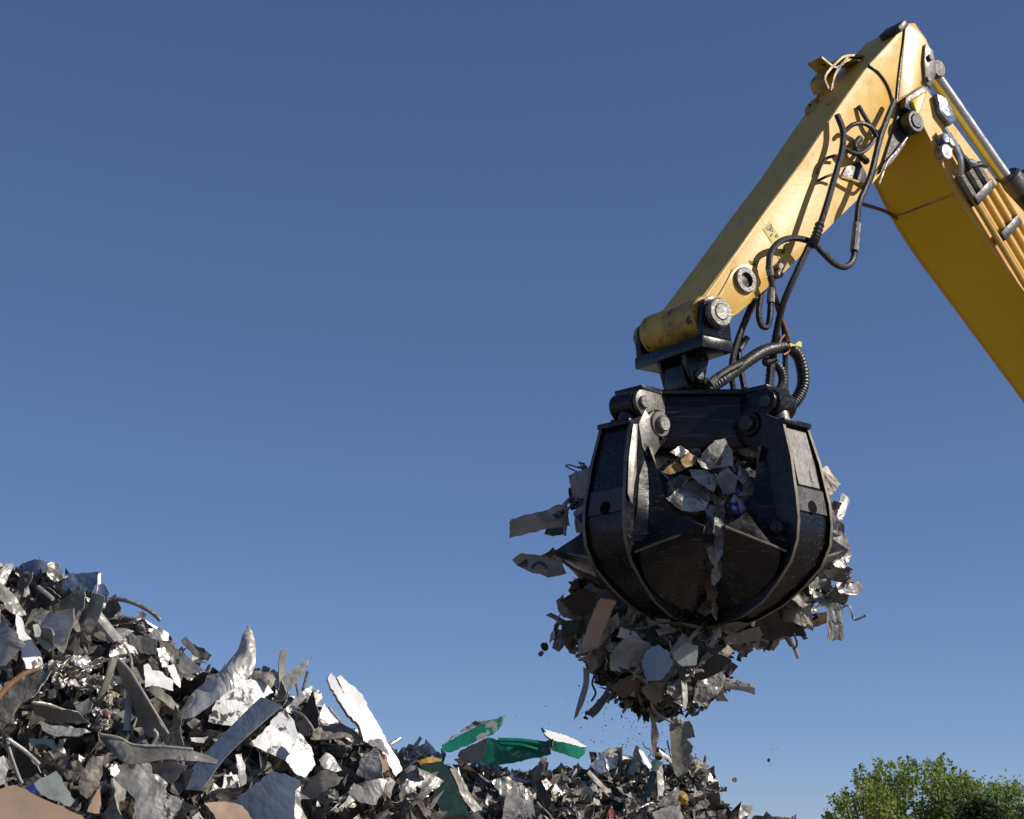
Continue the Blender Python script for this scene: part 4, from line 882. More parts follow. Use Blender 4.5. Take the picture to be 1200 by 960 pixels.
rs([(622, 918), (629, 902), (634, 886), (641, 888), (639, 904), (632, 914)], .2, .0, 'olive', 'beige flared flap standing below the green panel wreck', 'beige flared flap', .3, bend=.4)
rs([(622, 918), (634, 914), (642, 930), (652, 950), (644, 958), (632, 940)], -.2, .1, 'dark', 'charcoal slanting sheet right of the grey square plate', None, .3)
rs([(634, 916), (640, 912), (646, 920), (640, 926)], .5, .4, 'bright', 'bright white shard right of the beige flared flap', None, .36)
rs([(690, 900), (700, 886), (716, 884), (726, 888), (722, 900), (704, 908)], .1, .3, 'bluegrey', 'pale blue printed sheet on the crest left of the hanging ribbon', 'pale blue printed sheet', .2, crumple=.03)
rs([(700, 884), (712, 877), (726, 875), (728, 884), (714, 888)], .2, .6, 'dirty', 'curled brownish sheet topping the pale blue printed sheet', None, .16, bend=-.5)
rs([(739, 897), (742, 882), (746, 873), (750, 878), (752, 890), (748, 898)], -.3, .1, 'alu', 'upright triangular metal sheet left of the hanging ribbon', 'upright triangular sheet', .18, bend=.3)
rs([(748, 878), (752, 880), (766, 902), (764, 906), (754, 894)], .7, .3, 'cleanwhite', 'narrow bright white sliver right of the upright triangular sheet', None, .2)
yb = hY(764, 915, .3)
strip([(766, 889, yb), (762, 905, yb - .04), (756, 925, yb - .06), (751, 944, yb - .05)], [(775, 893, yb), (770, 908, yb - .04), (764, 926, yb - .06), (759, 944, yb - .05)], 'teal', 'teal curved strip in the far heap below the hanging ribbon', 'teal curved strip', bulge=.06)
sheet([(784, 849), (808, 845), (812, 850), (815, 864), (805, 866), (813, 875), (811, 882), (807, 884), (812, 893), (806, 896), (806, 905), (798, 916), (790, 906), (787, 890), (786, 870)], 16.72, -.15, .0, 'olive', 'standing grey sheet with notched right edge on the far heap', 'standing notched sheet', bend=.7, creases=0, crumple=.004, tear=.004, thick=.012)
chunk(795, 845, 16.7, .042, .042, 'ltgrey', 'pale round knob on top of the standing notched sheet', None, .15)
rs([(807, 898), (820, 900), (832, 903), (829, 917), (816, 912)], .0, .1, 'olive', 'grey green plate right of the standing notched sheet', 'grey green plate', .1, creases=0)
chunk(832, 922, hY(832, 926, .1), .12, .13, 'dirty', 'crumbled muddy block at the right end of the far heap', 'muddy end block', .5)
chunk(838, 938, hY(838, 940, .12), .08, .1, 'dirty', 'smaller muddy lump below the muddy end block', None, .5)
chunk(798, 936, hY(798, 936, .3), .065, .065, 'amber', 'brown rounded drum end in the far heap', 'brown drum end', .12)
rs([(764, 952), (780, 946), (796, 944), (802, 966), (770, 970)], .1, .4, 'ltgrey', 'grey slab at the bottom edge below the brown drum end', 'grey bottom slab', .35, creases=0)
rs([(766, 945), (780, 932), (796, 920), (797, 944), (782, 946)], .1, .1, 'steel', 'dull square plate left of the brown drum end', None, .3, creases=0)
rs([(768, 905), (774, 895), (778, 920), (776, 940), (770, 942)], .4, .1, 'ltgrey', 'narrow light strip right of the teal curved strip', None, .3)
rs([(713, 950), (716, 946), (724, 958), (720, 966), (714, 964)], .2, .2, 'red', 'small red scrap at the bottom edge of the far heap', None, .3)
rs([(840, 944), (848, 943), (850, 952), (842, 953)], .3, .3, 'tan', 'small pinkish tan scrap at the far heap right end', None, .2)
rs([(852, 960), (860, 948), (870, 943), (881, 944), (883, 952), (874, 962)], .35, .4, 'ltgrey', 'crumpled pale sheet lying low right of the far heap', 'crumpled pale low sheet', .1, crumple=.05, tear=.012)
rs([(880, 960), (884, 955), (895, 956), (899, 950), (904, 957), (926, 958), (934, 953), (934, 966), (884, 968)], .1, .2, 'dark', 'dark low scrap with two fins at the far right end', None, .1, crumple=.02)
for x, y, r1, r2, m, l in ((700, 925, .13, .15, 'dark', 'black crushed bundle under the pale blue printed sheet'), (672, 922, .12, .1, 'steel', 'dark crushed metal bundle right of the beige flared flap'), (735, 938, .14, .11, 'dark', 'black crushed bundle left of the teal curved strip'), (560, 925, .12, .1, 'alu', 'crushed shiny bundle left of the shiny folded sheet'), (690, 952, .14, .09, 'steel', 'crushed grey bundle at the bottom edge of the far heap')):
    chunk(x, y, hY(x, y, .12), r1, r2, m, l, None, .55)

# ------------------------------------------------------------------ the load in the grapple
GL = 'scrap held in the grapple'
LOBES = ((A + V((-.03, .48, -1.38)), V((.99, .62, .42))), (A + V((-.30, .28, -1.82)), V((.54, .46, .46))))
def LY(px, py):                          # front of the load's lower mass along a sight line
    return min(lobeY(px, py, *q) for q in LOBES)
def lobeY(px, py, LC, LR):
    d = ray(px, py); o = CAM - LC
    a_ = V((d.x / LR.x, d.y / LR.y, d.z / LR.z)); b_ = V((o.x / LR.x, o.y / LR.y, o.z / LR.z))
    aa, bb, cc = a_.dot(a_), 2 * a_.dot(b_), b_.dot(b_) - 1; D = bb * bb - 4 * aa * cc
    if D < 0: return LC.y + .1
    return CAM.y + d.y * ((-bb - math.sqrt(D)) / (2 * aa))
def ls(pix, a, c, m, label, phrase=None, Y=None, lift=.06, **k):
    cx = sum(p[0] for p in pix) / len(pix); cy = sum(p[1] for p in pix) / len(pix)
    return sheet(pix, Y if Y else LY(cx, cy) - lift, a, c, m, label, phrase, group=GL, **k)
AY = A.y
ls([(597, 612), (600, 608), (630, 600), (664, 594), (668, 616), (640, 620), (597, 631)], -.1, -.2, 'olive', 'olive board sticking out of the load to the left', 'olive board', AY - .05, creases=0, crumple=.004, thick=.02)
ls([(631, 603), (650, 593), (664, 592), (666, 604), (646, 609), (634, 610)], .1, .1, 'dulled', 'crumpled white rag of sheet above the olive board', 'crumpled white sheet rag', AY - .12, crumple=.06, tear=.015)
rod([(676, 590, AY - .1), (668, 594, AY - .18), (663, 604, AY - .2), (662, 628, AY - .18)], .03, 'steel', 'thin bent strap hanging over the olive board', None, 'scrap_strip', 'scrap strip', GL, .3)
ls([(600, 656), (611, 648), (634, 651), (648, 641), (658, 655), (664, 672), (642, 677), (625, 672), (606, 663)], .0, -.2, 'dulled', 'torn grey panel with a ring mark poking out left', 'ring marked panel', AY + .0, crumple=.015, tear=.012)
bm = B(); q = [PY(632 + 8.5 * math.cos(t), 668 + 8.5 * math.sin(t), AY - .09) for t in [math.pi * (1.05 + i * .11) for i in range(9)]]; tube(bm, q, .012, 6, 2)
o = THINGS[-1][0]; C_ = o.matrix_world.inverted()
for v in bm.verts: v.co = C_ @ v.co
oo = link('ring_mark', bm, M['dark'], o)
ls([(666, 558), (692, 546), (694, 582), (672, 586), (669, 572)], -.1, .0, 'dulled', 'flat pale square plate jutting out left beside the near left tine', 'pale square plate', AY + .1, creases=0, crumple=.006)
rod([(676, 553, AY + .1), (666, 548, AY + .1), (663, 546, AY + .1), (668, 545, AY + .1), (680, 549, AY + .1)], .008, 'dark', 'thin black wire loop above the pale square plate', None, 'wire_loop', 'wire', GL)
chunk(684, 546, AY + .12, .07, .05, 'dirty', 'muddy ragged knot above the pale square plate', None, .5, group=GL)
ls([(672, 600), (684, 590), (692, 600), (690, 620), (676, 625)], .1, -.1, 'blue', 'blue and white scrap wedged behind the near left tine', None, AY + .05)
ls([(655, 703), (672, 694), (682, 690), (698, 694), (698, 714), (684, 724), (668, 714)], .1, -.3, 'brown', 'brown scratched curved plate below the left tine wing', 'brown curved plate', AY - .05, bend=.3, creases=0, crumple=.01)
ls([(651, 704), (660, 696), (662, 712), (678, 726), (660, 724), (654, 716)], -.3, -.2, 'dirty', 'folded muddy edge left of the brown curved plate', None, AY - .02, crumple=.04)
ls([(658, 728), (672, 726), (686, 730), (684, 738), (670, 746), (657, 748)], -.2, -.3, 'dark', 'dark dented shell hanging left under the load', 'dark dented shell', AY - .05, bend=-.5)
ls([(704, 699), (721, 703), (714, 722), (706, 742), (698, 760), (681, 757), (688, 736), (694, 720)], .15, -.25, 'tan', 'grey brown board strip hanging from the load below the left tine', 'hanging grey brown strip', AY - .28, creases=0, crumple=.012, bend=.3, bdir=1.2, thick=.02)
ls([(678, 748), (690, 738), (710, 728), (724, 718), (727, 730), (714, 745), (702, 758), (679, 766)], -.1, -.5, 'dulled', 'pale bluish sheet behind the hanging grey brown strip', None, AY - .18, bend=.3)
ls([(700, 705), (706, 700), (704, 714), (698, 722), (694, 716)], .2, -.2, 'dulled', 'small white scrap between brown plate and hanging strip', None, AY - .2)
ls([(752, 775), (758, 762), (770, 756), (782, 762), (790, 776), (784, 788), (774, 797), (757, 798), (755, 786)], .05, -.35, 'skyblue', 'round blue plate at the bottom of the load', 'round blue plate', None, .25, creases=0, crumple=.008, bend=-.25)
ls([(788, 764), (804, 753), (818, 757), (816, 779), (800, 781), (790, 773)], .15, -.2, 'mint', 'pale six sided plate right of the round blue plate', 'pale six sided plate', None, .25, creases=0, crumple=.01)
ls([(812, 752), (828, 758), (846, 768), (858, 774), (842, 788), (820, 800), (806, 790)], -.1, -.4, 'dark', 'black pointed sheet right of the pale six sided plate', 'black pointed sheet', None, .14)
ls([(714, 768), (730, 750), (744, 746), (762, 754), (754, 776), (738, 788), (716, 786)], -.1, -.3, 'dulled', 'crinkled white sheet with dark print left of the round blue plate', 'crinkled printed sheet', None, .18, crumple=.06)
ls([(722, 746), (728, 735), (742, 740), (750, 748), (738, 752)], .2, .0, 'dulled', 'small cream flap above the crinkled printed sheet', None, None, .2)
ls([(812, 806), (820, 792), (832, 783), (846, 784), (851, 800), (842, 812), (826, 824), (812, 824), (816, 814)], .25, -.25, 'alu', 'wrinkled translucent grey sheet at the lower right of the load', 'wrinkled grey sheet', None, .12, crumple=.06)
ls([(716, 806), (726, 796), (744, 790), (756, 797), (744, 812), (730, 818)], .0, -.4, 'brown', 'brown torn flap at the bottom of the load', 'brown torn flap', None, .14, crumple=.05, tear=.02)
ls([(752, 806), (764, 798), (780, 800), (776, 820), (768, 826), (758, 818)], .1, -.4, 'dirty', 'dark muddy tip hanging lowest in the load middle', 'muddy hanging tip', None, .12, crumple=.05, tear=.015)
ls([(782, 806), (796, 800), (812, 806), (798, 816), (799, 828), (788, 822)], .25, -.2, 'alu', 'grey pointed shard hanging right of the muddy hanging tip', None, None, .12, crumple=.04)
yb = AY - .1
strip([(684, 782, yb), (684, 800, yb), (678, 822, yb), (672, 845, yb)], [(691, 785, yb - .02), (690, 802, yb - .03), (684, 824, yb - .03), (677, 838, yb)], 'olive', 'dangling grey strip at the lower left of the load', 'dangling grey strip', group=GL)
strip([(712, 798, yb), (708, 812, yb), (696, 826, yb), (688, 834, yb)], [(724, 806, yb), (713, 818, yb - .04), (702, 834, yb - .03), (694, 842, yb)], 'dirty', 'twisted muddy rag right of the dangling grey strip', 'twisted muddy rag', group=GL, crumple=.04)
chunk(690, 838, yb, .05, .045, 'dark', 'dark lump at the end of the twisted muddy rag', None, .5, group=GL)
strip([(750, 812, AY + .2), (757, 832, AY + .3), (763, 848, AY + .4), (763, 866, AY + .5), (765, 884, AY + .5)], [(752, 811, AY + .2), (760, 832, AY + .3), (768, 849, AY + .36), (772, 862, AY + .5), (767, 886, AY + .5)], 'steel', 'long thin ribbon dangling from the load down to the far heap', 'hanging ribbon', group=GL, thick=.012)
ls([(954, 553), (966, 547), (982, 570), (968, 584), (958, 572)], .25, .0, 'dirty', 'dark square block at the upper right of the load', 'dark square block', AY + .1, creases=0, thick=.05)
ls([(964, 584), (972, 582), (976, 600), (968, 604)], .4, .0, 'rust', 'small orange rusty scrap under the dark square block', None, AY + .08)
for q, a, m, l, ph in (([(960, 600), (974, 596), (988, 615), (984, 640), (966, 650)], .3, 'dulled', 'pale crushed sheet right of the right tine', 'pale crushed sheet'), ([(974, 630), (988, 626), (998, 650), (986, 668), (972, 660)], .5, 'alu', 'shiny torn sheet below the pale crushed sheet', None), ([(966, 655), (986, 664), (1002, 684), (980, 684), (964, 672)], -.1, 'steel', 'dark grey fin pointing right from the load', 'dark grey fin'), ([(976, 682), (998, 684), (1008, 678), (1010, 692), (1004, 697), (984, 696)], .4, 'bright', 'shiny curled tab at the far right tip of the load', 'shiny curled tab'), ([(950, 690), (972, 698), (988, 712), (988, 720), (970, 714), (954, 702)], .2, 'steel', 'dark strip above the hanging grey rectangle', None), ([(969, 716), (987, 715), (989, 750), (971, 752)], .3, 'dulled', 'hanging grey rectangle at the lower right of the load', 'hanging grey rectangle'), ([(940, 668), (968, 660), (974, 690), (950, 690)], .3, 'dulled', 'pale bent sheet behind the right tine wing', None)):
    ls(q, a, -.05, m, l, ph, AY + .02, crumple=.03, tear=.012, bend=.3)
ls([(848, 746), (868, 740), (890, 734), (894, 744), (890, 750), (866, 755), (850, 756)], .1, -.4, 'olive', 'olive flat plate under the right tine', 'olive flat plate', AY + .05, creases=0)
ls([(888, 745), (896, 728), (920, 724), (942, 736), (946, 746), (920, 746), (904, 752)], .1, -.4, 'dark', 'black crumbly sheet right of the olive flat plate', 'black crumbly sheet', AY + .1, crumple=.04, tear=.02)
ls([(880, 735), (890, 720), (912, 716), (914, 728), (896, 738)], .2, -.3, 'brown', 'ribbed brown scrap above the black crumbly sheet', None, AY + .02)
# inside the window between the two front tines
WY = AY - .62
for q, a, c, m, l, ph in (([(776, 553), (790, 541), (798, 543), (800, 551), (786, 556)], .2, .2, 'amber', 'dark yellow scrap inside the grapple window', 'dark yellow scrap'), ([(797, 540), (806, 530), (818, 537), (812, 546), (802, 548)], .3, .2, 'amber', 'brighter yellow scrap right of the dark yellow scrap', None), ([(819, 541), (826, 528), (838, 516), (851, 512), (859, 530), (860, 546), (836, 549)], .1, .0, 'dulled', 'grey bent sheet at the top of the grapple window', 'grey window sheet'), ([(780, 584), (798, 570), (815, 560), (834, 576), (828, 596), (808, 600), (792, 594)], .15, .2, 'alu', 'wide pale panel inside the grapple window', 'wide pale panel'), ([(853, 592), (862, 574), (876, 560), (886, 570), (880, 590), (866, 604)], .35, .1, 'blue', 'white and blue printed scrap at right in the grapple window', 'blue printed scrap'), ([(816, 538), (830, 537), (838, 544), (832, 551), (822, 548)], .2, .3, 'dulled', 'small white flap under the grey window sheet', None), ([(838, 560), (852, 548), (864, 558), (862, 576), (848, 580)], .3, .2, 'dulled', 'pale torn sheet left of the blue printed scrap', None), ([(826, 598), (838, 584), (852, 594), (846, 616), (834, 622)], .3, .1, 'dulled', 'pale folded scrap where the two front tines meet', 'pale folded scrap'), ([(806, 552), (826, 550), (842, 562), (836, 578), (818, 566)], .1, .3, 'steel', 'dull grey shard above the wide pale panel', None), ([(782, 566), (800, 556), (812, 560), (796, 572), (782, 582)], -.2, .1, 'dark', 'black hollow scrap left of the wide pale panel', None), ([(866, 545), (876, 552), (882, 566), (874, 572), (864, 560)], .4, .1, 'alu', 'shiny torn strip above the blue printed scrap', None), ([(784, 530), (798, 522), (808, 530), (798, 536)], .3, .3, 'alu', 'crumpled foil scrap under the black head', None)):
    ls(q, a, c, m, l, ph, WY + random.uniform(-.06, .08), crumple=.035, tear=.012)
# scrap squeezed out of the slot between the two front tines
SLOT = ((840, 618, 7, 11, 'dulled', 'pale wedge at the top of the slot between the two front tines', .1), (844, 640, 5, 20, 'steel', 'narrow grey shred in the slot below the pale wedge', .15), (836, 652, 6, 13, 'dirty', 'muddy shred left of the narrow grey shred in the slot', -.3), (841, 672, 6, 17, 'dulled', 'pale torn shred halfway down the slot between the front tines', .35), (833, 690, 8, 15, 'brown', 'rusty brown shred low in the slot between the front tines', -.2), (840, 702, 7, 24, 'alu', 'long shiny shred hanging out of the bottom of the slot', .1), (828, 712, 9, 12, 'dirty', 'muddy flap at the foot of the slot by the left front tine tip', .5), (838, 728, 9, 20, 'dulled', 'grey crumpled tongue hanging straight under the tine tips', -.15), (852, 734, 16, 9, 'steel', 'bent dull sheet under the right front tine tip', .3), (815, 738, 15, 10, 'dirty', 'muddy bent sheet under the left front tine tip', -.3))
for i, (x, y, w_, h_, m, l, tilt) in enumerate(SLOT):
    t = min(1, max(0, (y - 612) / 114)); rr = 1.10 * (1 - t ** 1.5) * .90 + .04
    q_ = [(dx * w_ * random.uniform(.75, 1.2), dy * h_ * random.uniform(.8, 1.15)) for dx, dy in ((-.6, -1), (.5, -.9), (1, -.2), (.7, .5), (.2, 1), (-.7, .7), (-1, -.1))]
    ls([(x + u * math.cos(tilt) - v * math.sin(tilt), y + u * math.sin(tilt) + v * math.cos(tilt)) for u, v in q_], .3, .0, m, l, None, AY - rr, crumple=.09, tear=.012, bend=.5, k=.1)
for pts, l in (([(742, 806), (738, 820), (741, 834)], 'thin dark wire hanging left of the hanging ribbon'), ([(788, 818), (792, 830), (789, 840)], 'thin dark wire hanging right of the muddy hanging tip'), ([(700, 786), (694, 800), (698, 812), (693, 822)], 'curly wire right of the top of the dangling grey strip'), ([(930, 742), (934, 754), (930, 762)], 'thin wire hanging below the black crumbly sheet')):
    rod([(x, y, AY) for x, y in pts], .012, 'dark', l, None, 'scrap_wire', 'scrap wire', GL)
# stuff that fills the load
bm = B()
for c, r, sd in ((LOBES[0][0], LOBES[0][1] * .84, 3), (LOBES[1][0], LOBES[1][1] * .84, 5), (A + V((0, .05, -.92)), V((.68, .58, .50)), 8)):
    b2 = chunk_bm(r.x, r.y, r.z, sd, .22, 4); me = bpy.data.meshes.new('tmp')
    for v in b2.verts: v.co += c
    b2.to_mesh(me); b2.free(); bm.from_mesh(me); bpy.data.meshes.remove(me)
sp = []
for c, r, n in ((*LOBES[0], 900), (*LOBES[1], 600), (A + V((0, .05, -.92)), V((.78, .68, .56)), 700)):
    for _ in range(n):
        e = V((random.gauss(0, 1), random.gauss(0, 1), random.gauss(0, 1))).normalized(); p = c + V((e.x * r.x, e.y * r.y, e.z * r.z)) * random.uniform(.82, 1.0); sp.append(p)
bits(bm, sp, (.02, .10), [2, 3, 4, 5, 6])
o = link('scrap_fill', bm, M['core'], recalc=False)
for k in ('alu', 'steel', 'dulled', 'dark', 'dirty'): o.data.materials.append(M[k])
tag(o, 'tight mass of small shredded scrap packed inside the closed grapple', 'scrap load', None, 'stuff')
def inside(poly, x, y):
    c = False
    for i in range(len(poly)):
        (x0, y0), (x1, y1) = poly[i - 1], poly[i]
        if (y0 > y) != (y1 > y) and x < (x1 - x0) * (y - y0) / (y1 - y0) + x0: c = not c
    return c
# ------------------------------------------------------------------ the many other pieces
LOOKS = dict(alu='bare grey aluminium', bright='shiny crumpled', steel='dull grey steel', bluegrey='blue grey', dirty='muddy brown grey', dark='charcoal black', olive='olive grey', white='chipped white', ltgrey='light grey', brown='rusty brown', mint='pale mint', amber='ochre', teal='teal', cleanwhite='clean white', tan='tan')
WTS = [('alu', 32), ('bright', 3), ('steel', 26), ('bluegrey', 5), ('dirty', 22), ('dark', 4), ('olive', 9), ('white', 1), ('ltgrey', 6), ('brown', 2), ('mint', 1)]
def pick(wts):
    t = random.uniform(0, sum(w_ for _, w_ in wts))
    for k, w_ in wts:
        t -= w_
        if t <= 0: return k
    return wts[0][0]
GEN = []
def rect_outline(w_, h_, rnd):
    P = []
    for i in range(4):
        sx, sy = ((-1, -1), (1, -1), (1, 1), (-1, 1))[i]
        P.append((sx * w_ * rnd.uniform(.55, 1.05) * .5, sy * h_ * rnd.uniform(.55, 1.05) * .5))
    if rnd.random() < .45: P.insert(2, (w_ * rnd.uniform(.5, .75), h_ * rnd.uniform(-.2, .2)))
    if rnd.random() < .35: P.insert(0, (-w_ * rnd.uniform(.15, .7), h_ * rnd.uniform(-.2, .2)))
    return P
def generic(p, normal, size, group, wts, seed):
    rnd = random.Random(seed); m = pick(wts); kind = rnd.random(); kind = .65 + kind * .19 if group == GL and rnd.random() < .35 else kind; px, py = proj(p)
    e1, e2, n = frame(normal); a = rnd.uniform(0, 6.3); e1, e2 = e1 * math.cos(a) + e2 * math.sin(a), e2 * math.cos(a) - e1 * math.sin(a)
    mw = Matrix((e1, e2, n)).transposed().to_4x4(); mw.translation = p
    if kind < .38:
        w_, h_ = size * rnd.uniform(.8, 1.3), size * rnd.uniform(.5, 1.0)
        cr = rnd.choice((.025, .045, .07, .10)); bend = rnd.uniform(-1.7, 1.7) if rnd.random() < .5 else rnd.uniform(-.6, .6)
        bm = fill_mesh(jag(rect_outline(w_, h_, rnd), size * rnd.choice((.008, .02, .035)), seed), shaper(size, bend, rnd.uniform(0, 3.1), rnd.choice((0, 1, 2)), cr, seed), size * .09, rnd.uniform(.005, .012))
        name, cat = 'scrap_sheet', 'scrap sheet'; form = ('crumpled sheet' if cr > .06 else 'curved sheet' if abs(bend) > .45 else 'bent sheet')
    elif kind < .64:
        L = size * rnd.uniform(1.3, 2.2); w_ = size * rnd.uniform(.14, .4); k1, k2, tw = rnd.uniform(-.6, .6), rnd.uniform(-.4, .4), rnd.uniform(-1.2, 1.2)
        bm = B(); N = 12; g = []
        for i in range(N + 1):
            t = i / N - .5; ang = tw * t
            c = V((L * t, k2 * L * t * t, k1 * L * t * t * 1.6)); wv = V((0, math.cos(ang), math.sin(ang))) * w_ * .5 * (1 - .3 * abs(t) * rnd.uniform(0, 2))
            nn = V((0, -math.sin(ang), math.cos(ang)))
            g.append([bm.verts.new(c + wv * s + nn * (w_ * .12 * (1 - s * s)) + nn * noise.noise(V((t * 9, s, seed))) * .012) for s in (-1, -.33, .33, 1)])
        for i in range(N):
            for j in range(3): bm.faces.new((g[i][j], g[i + 1][j], g[i + 1][j + 1], g[i][j + 1]))
        bmesh.ops.recalc_face_normals(bm, faces=bm.faces[:]); thicken(bm, rnd.uniform(.006, .012))
        name, cat = 'scrap_strip', 'scrap strip'; form = 'twisted strip' if abs(tw) > .6 else 'arched strip' if abs(k1) > .25 else 'narrow strip'
    elif kind < .85:
        bm = bundle_bm(size * .62, size * rnd.uniform(.35, .5), size * rnd.uniform(.4, .55), seed, 5); name, cat, form = 'crumpled_bundle', 'scrap bundle', 'crushed bundle'
    elif rnd.random() < .45:
        L = size * rnd.uniform(1.4, 2.4); bm = B(); tube(bm, [(L * (i / 9 - .5), rnd.gauss(0, .09) * L, rnd.gauss(0, .09) * L) for i in range(10)], rnd.uniform(.005, .009), 6, 5)
        name, cat, form = 'scrap_wire', 'scrap wire', 'tangled wire'
    else:
        L = size * rnd.uniform(1.2, 2); bm = B(); tube(bm, [(-L / 2, 0, 0), (-L * .15, rnd.uniform(-.1, .1) * L, rnd.uniform(-.15, .15) * L), (L * .2, rnd.uniform(-.1, .1) * L, rnd.uniform(-.2, .2) * L), (L / 2, rnd.uniform(-.2, .2) * L, 0)], size * rnd.uniform(.03, .06), 8, 5)
        name, cat, form = 'scrap_rod', 'scrap rod', 'bent rod'
    o = link(name, bm, M[m], None, mw, 28); tag(o, None, cat, group)
    GEN.append((o, px, py, LOOKS[m] + ' ' + form, size)); return o
def scatter(n, pxr, pyr, left, size, mind, lift, wts):
    got = []; tries = 0
    while len(got) < n and tries < n * 60:
        tries += 1; px, py = random.uniform(*pxr), random.uniform(*pyr)
        if any((px - a) ** 2 + (py - b) ** 2 < mind * mind for a, b in got): continue
        y, isl = hy(px, py)
        if y is None or isl != left: continue
        if sum(inside(q, px, py) for q in HP) and random.random() < .88: continue
        got.append((px, py)); s = random.uniform(*size); s = s * (1.25 if random.random() < .15 else 1)
        p = PY(px, py, y - random.uniform(*lift))
        if any(inside(q, px + dx, py + dy) for q in HP for dx, dy in ((-12, 0), (12, 0), (0, 12), (0, -12))): s *= .75; p.y += .12
        nv = V((random.gauss(.4, .5), -.75 + random.gauss(0, .35), .65 + random.gauss(0, .4)))
        generic(p, nv, s, 'scrap pieces on the heaps', wts, int(px * 97 + py * 41))
scatter(180, (-45, 490), (664, 985), True, (.13, .36), 16, (-.06, .12), WTS)
WTR = [('alu', 30), ('bright', 6), ('steel', 24), ('bluegrey', 6), ('dirty', 20), ('dark', 8), ('olive', 6), ('white', 1), ('ltgrey', 7), ('brown', 1.5), ('blue', 1)]
LOOKS['blue'] = 'blue printed'; LOOKS['rust'] = 'orange rusty'
scatter(150, (455, 870), (882, 985), False, (.13, .36), 9.5, (-.04, .14), WTR)
# crest pieces that break the skyline
for i in range(26):
    px = random.choice((random.uniform(474, 516), random.uniform(690, 840))); Y = 16.9; c = interp(RT, PY(px, 890, Y).x)
    P = V((PY(px, 890, Y).x, Y, c + random.uniform(-.02, .08)))
    generic(P, V((random.gauss(0, 1), -.8, random.gauss(.2, .5))), random.uniform(.12, .26), 'scrap pieces on the heaps', WTR, 5000 + i)
for i in range(12):
    px = random.uniform(150, 460); x = PY(px, 760, YL).x; c = interp(LT, x)
    generic(V((x, YL + .12, c + random.uniform(-.05, .06))), V((random.gauss(0, 1), -.8, random.gauss(.3, .5))), random.uniform(.14, .3), 'scrap pieces on the heaps', WTS, 6000 + i)
# load
WTL = [('alu', 20), ('steel', 22), ('dirty', 24), ('dark', 10), ('olive', 8), ('dulled', 16), ('brown', 5), ('bluegrey', 3), ('bright', 3)]; LOOKS['dulled'] = 'grimy off white'
LOW = [(654, 700), (690, 690), (740, 722), (800, 738), (846, 742), (900, 725), (960, 690), (985, 690), (982, 735), (940, 745), (890, 752), (850, 765), (852, 800), (812, 826), (770, 822), (720, 812), (695, 788), (680, 762), (656, 745)]
WIN = [(776, 540), (800, 524), (850, 516), (868, 535), (884, 570), (870, 600), (845, 618), (846, 700), (838, 725), (826, 725), (836, 640), (832, 606), (800, 592), (782, 575)]
SIDE = [(958, 560), (972, 566), (990, 620), (998, 660), (988, 700), (960, 720), (966, 680), (972, 640), (966, 590)]
SIDL = [(670, 560), (690, 540), (690, 600), (660, 640), (640, 690), (660, 700), (640, 660), (650, 610)]
for poly, n, yf, sz in ((LOW, 62, lambda x, y: LY(x, y) - random.uniform(-.05, .12), (.14, .34)), (WIN, 42, lambda x, y: (AY - .48 if y < 610 else AY - .62 + max(0, y - 640) / 85 * .62) + random.uniform(-.02, .12), (.1, .2)), (SIDE, 12, lambda x, y: AY + random.uniform(0, .3), (.12, .26)), (SIDL, 9, lambda x, y: AY + random.uniform(.1, .3), (.12, .26))):
    k = 0; xs = [p[0] for p in poly]; ys = [p[1] for p in poly]
    while k < n:
        x, y = random.uniform(min(xs), max(xs)), random.uniform(min(ys), max(ys))
        if not inside(poly, x, y): continue
        k += 1
        generic(PY(x, y, yf(x, y)), V((random.gauss(.3, .5), -.8, random.gauss(-.05, .5))), random.uniform(*sz), GL, WTL, int(x * 77 + y * 31))
# falling bits below the grapple
def falling(px, py, Y, s, m, label):
    o = chunk(px, py, Y, s, s * .7, m, label, None, .7, 'falling_scrap', 'falling scrap', 'bits falling from the load'); o.rotation_euler = (px, py, 1); return o
falling(638, 758, AY, .03, 'dark', 'dark bit falling in the sky left of the load'); falling(634, 766, AY, .022, 'dirty', 'smaller grey bit just under the dark falling bit')
falling(722, 822, AY, .018, 'dirty', 'small grey flake falling below the twisted muddy rag')
falling(901, 891, AY + 1, .014, 'dirty', 'tiny falling chip in the sky right of the far heap')
falling(861, 914, AY + 1, .022, 'dirty', 'grey falling chip right above the far heap end')
strip([(809, 836, AY), (816, 834, AY), (820, 828, AY)], [(810, 840, AY), (818, 838, AY), (822, 830, AY)], 'dark', 'small dark hooked bit falling below the wrinkled grey sheet', None, 'falling_scrap', 'falling scrap', group='bits falling from the load')
sp = []
for _ in range(330):
    px = random.gauss(735, 34); py = random.gauss(850, 26)
    if random.random() < .12: px = random.uniform(600, 930); py = random.uniform(760, 930)
    sp.append(PY(px, py, AY + random.uniform(-.6, .8)))
bm = B(); bits(bm, sp, (.003, .0075), [0, 0, 2]); o = link('falling_debris', bm, M['dark'], recalc=False); o.data.materials.append(M['dirty'])
tag(o, 'fine dust and crumbs raining from the grapple load', 'falling debris', None, 'stuff')

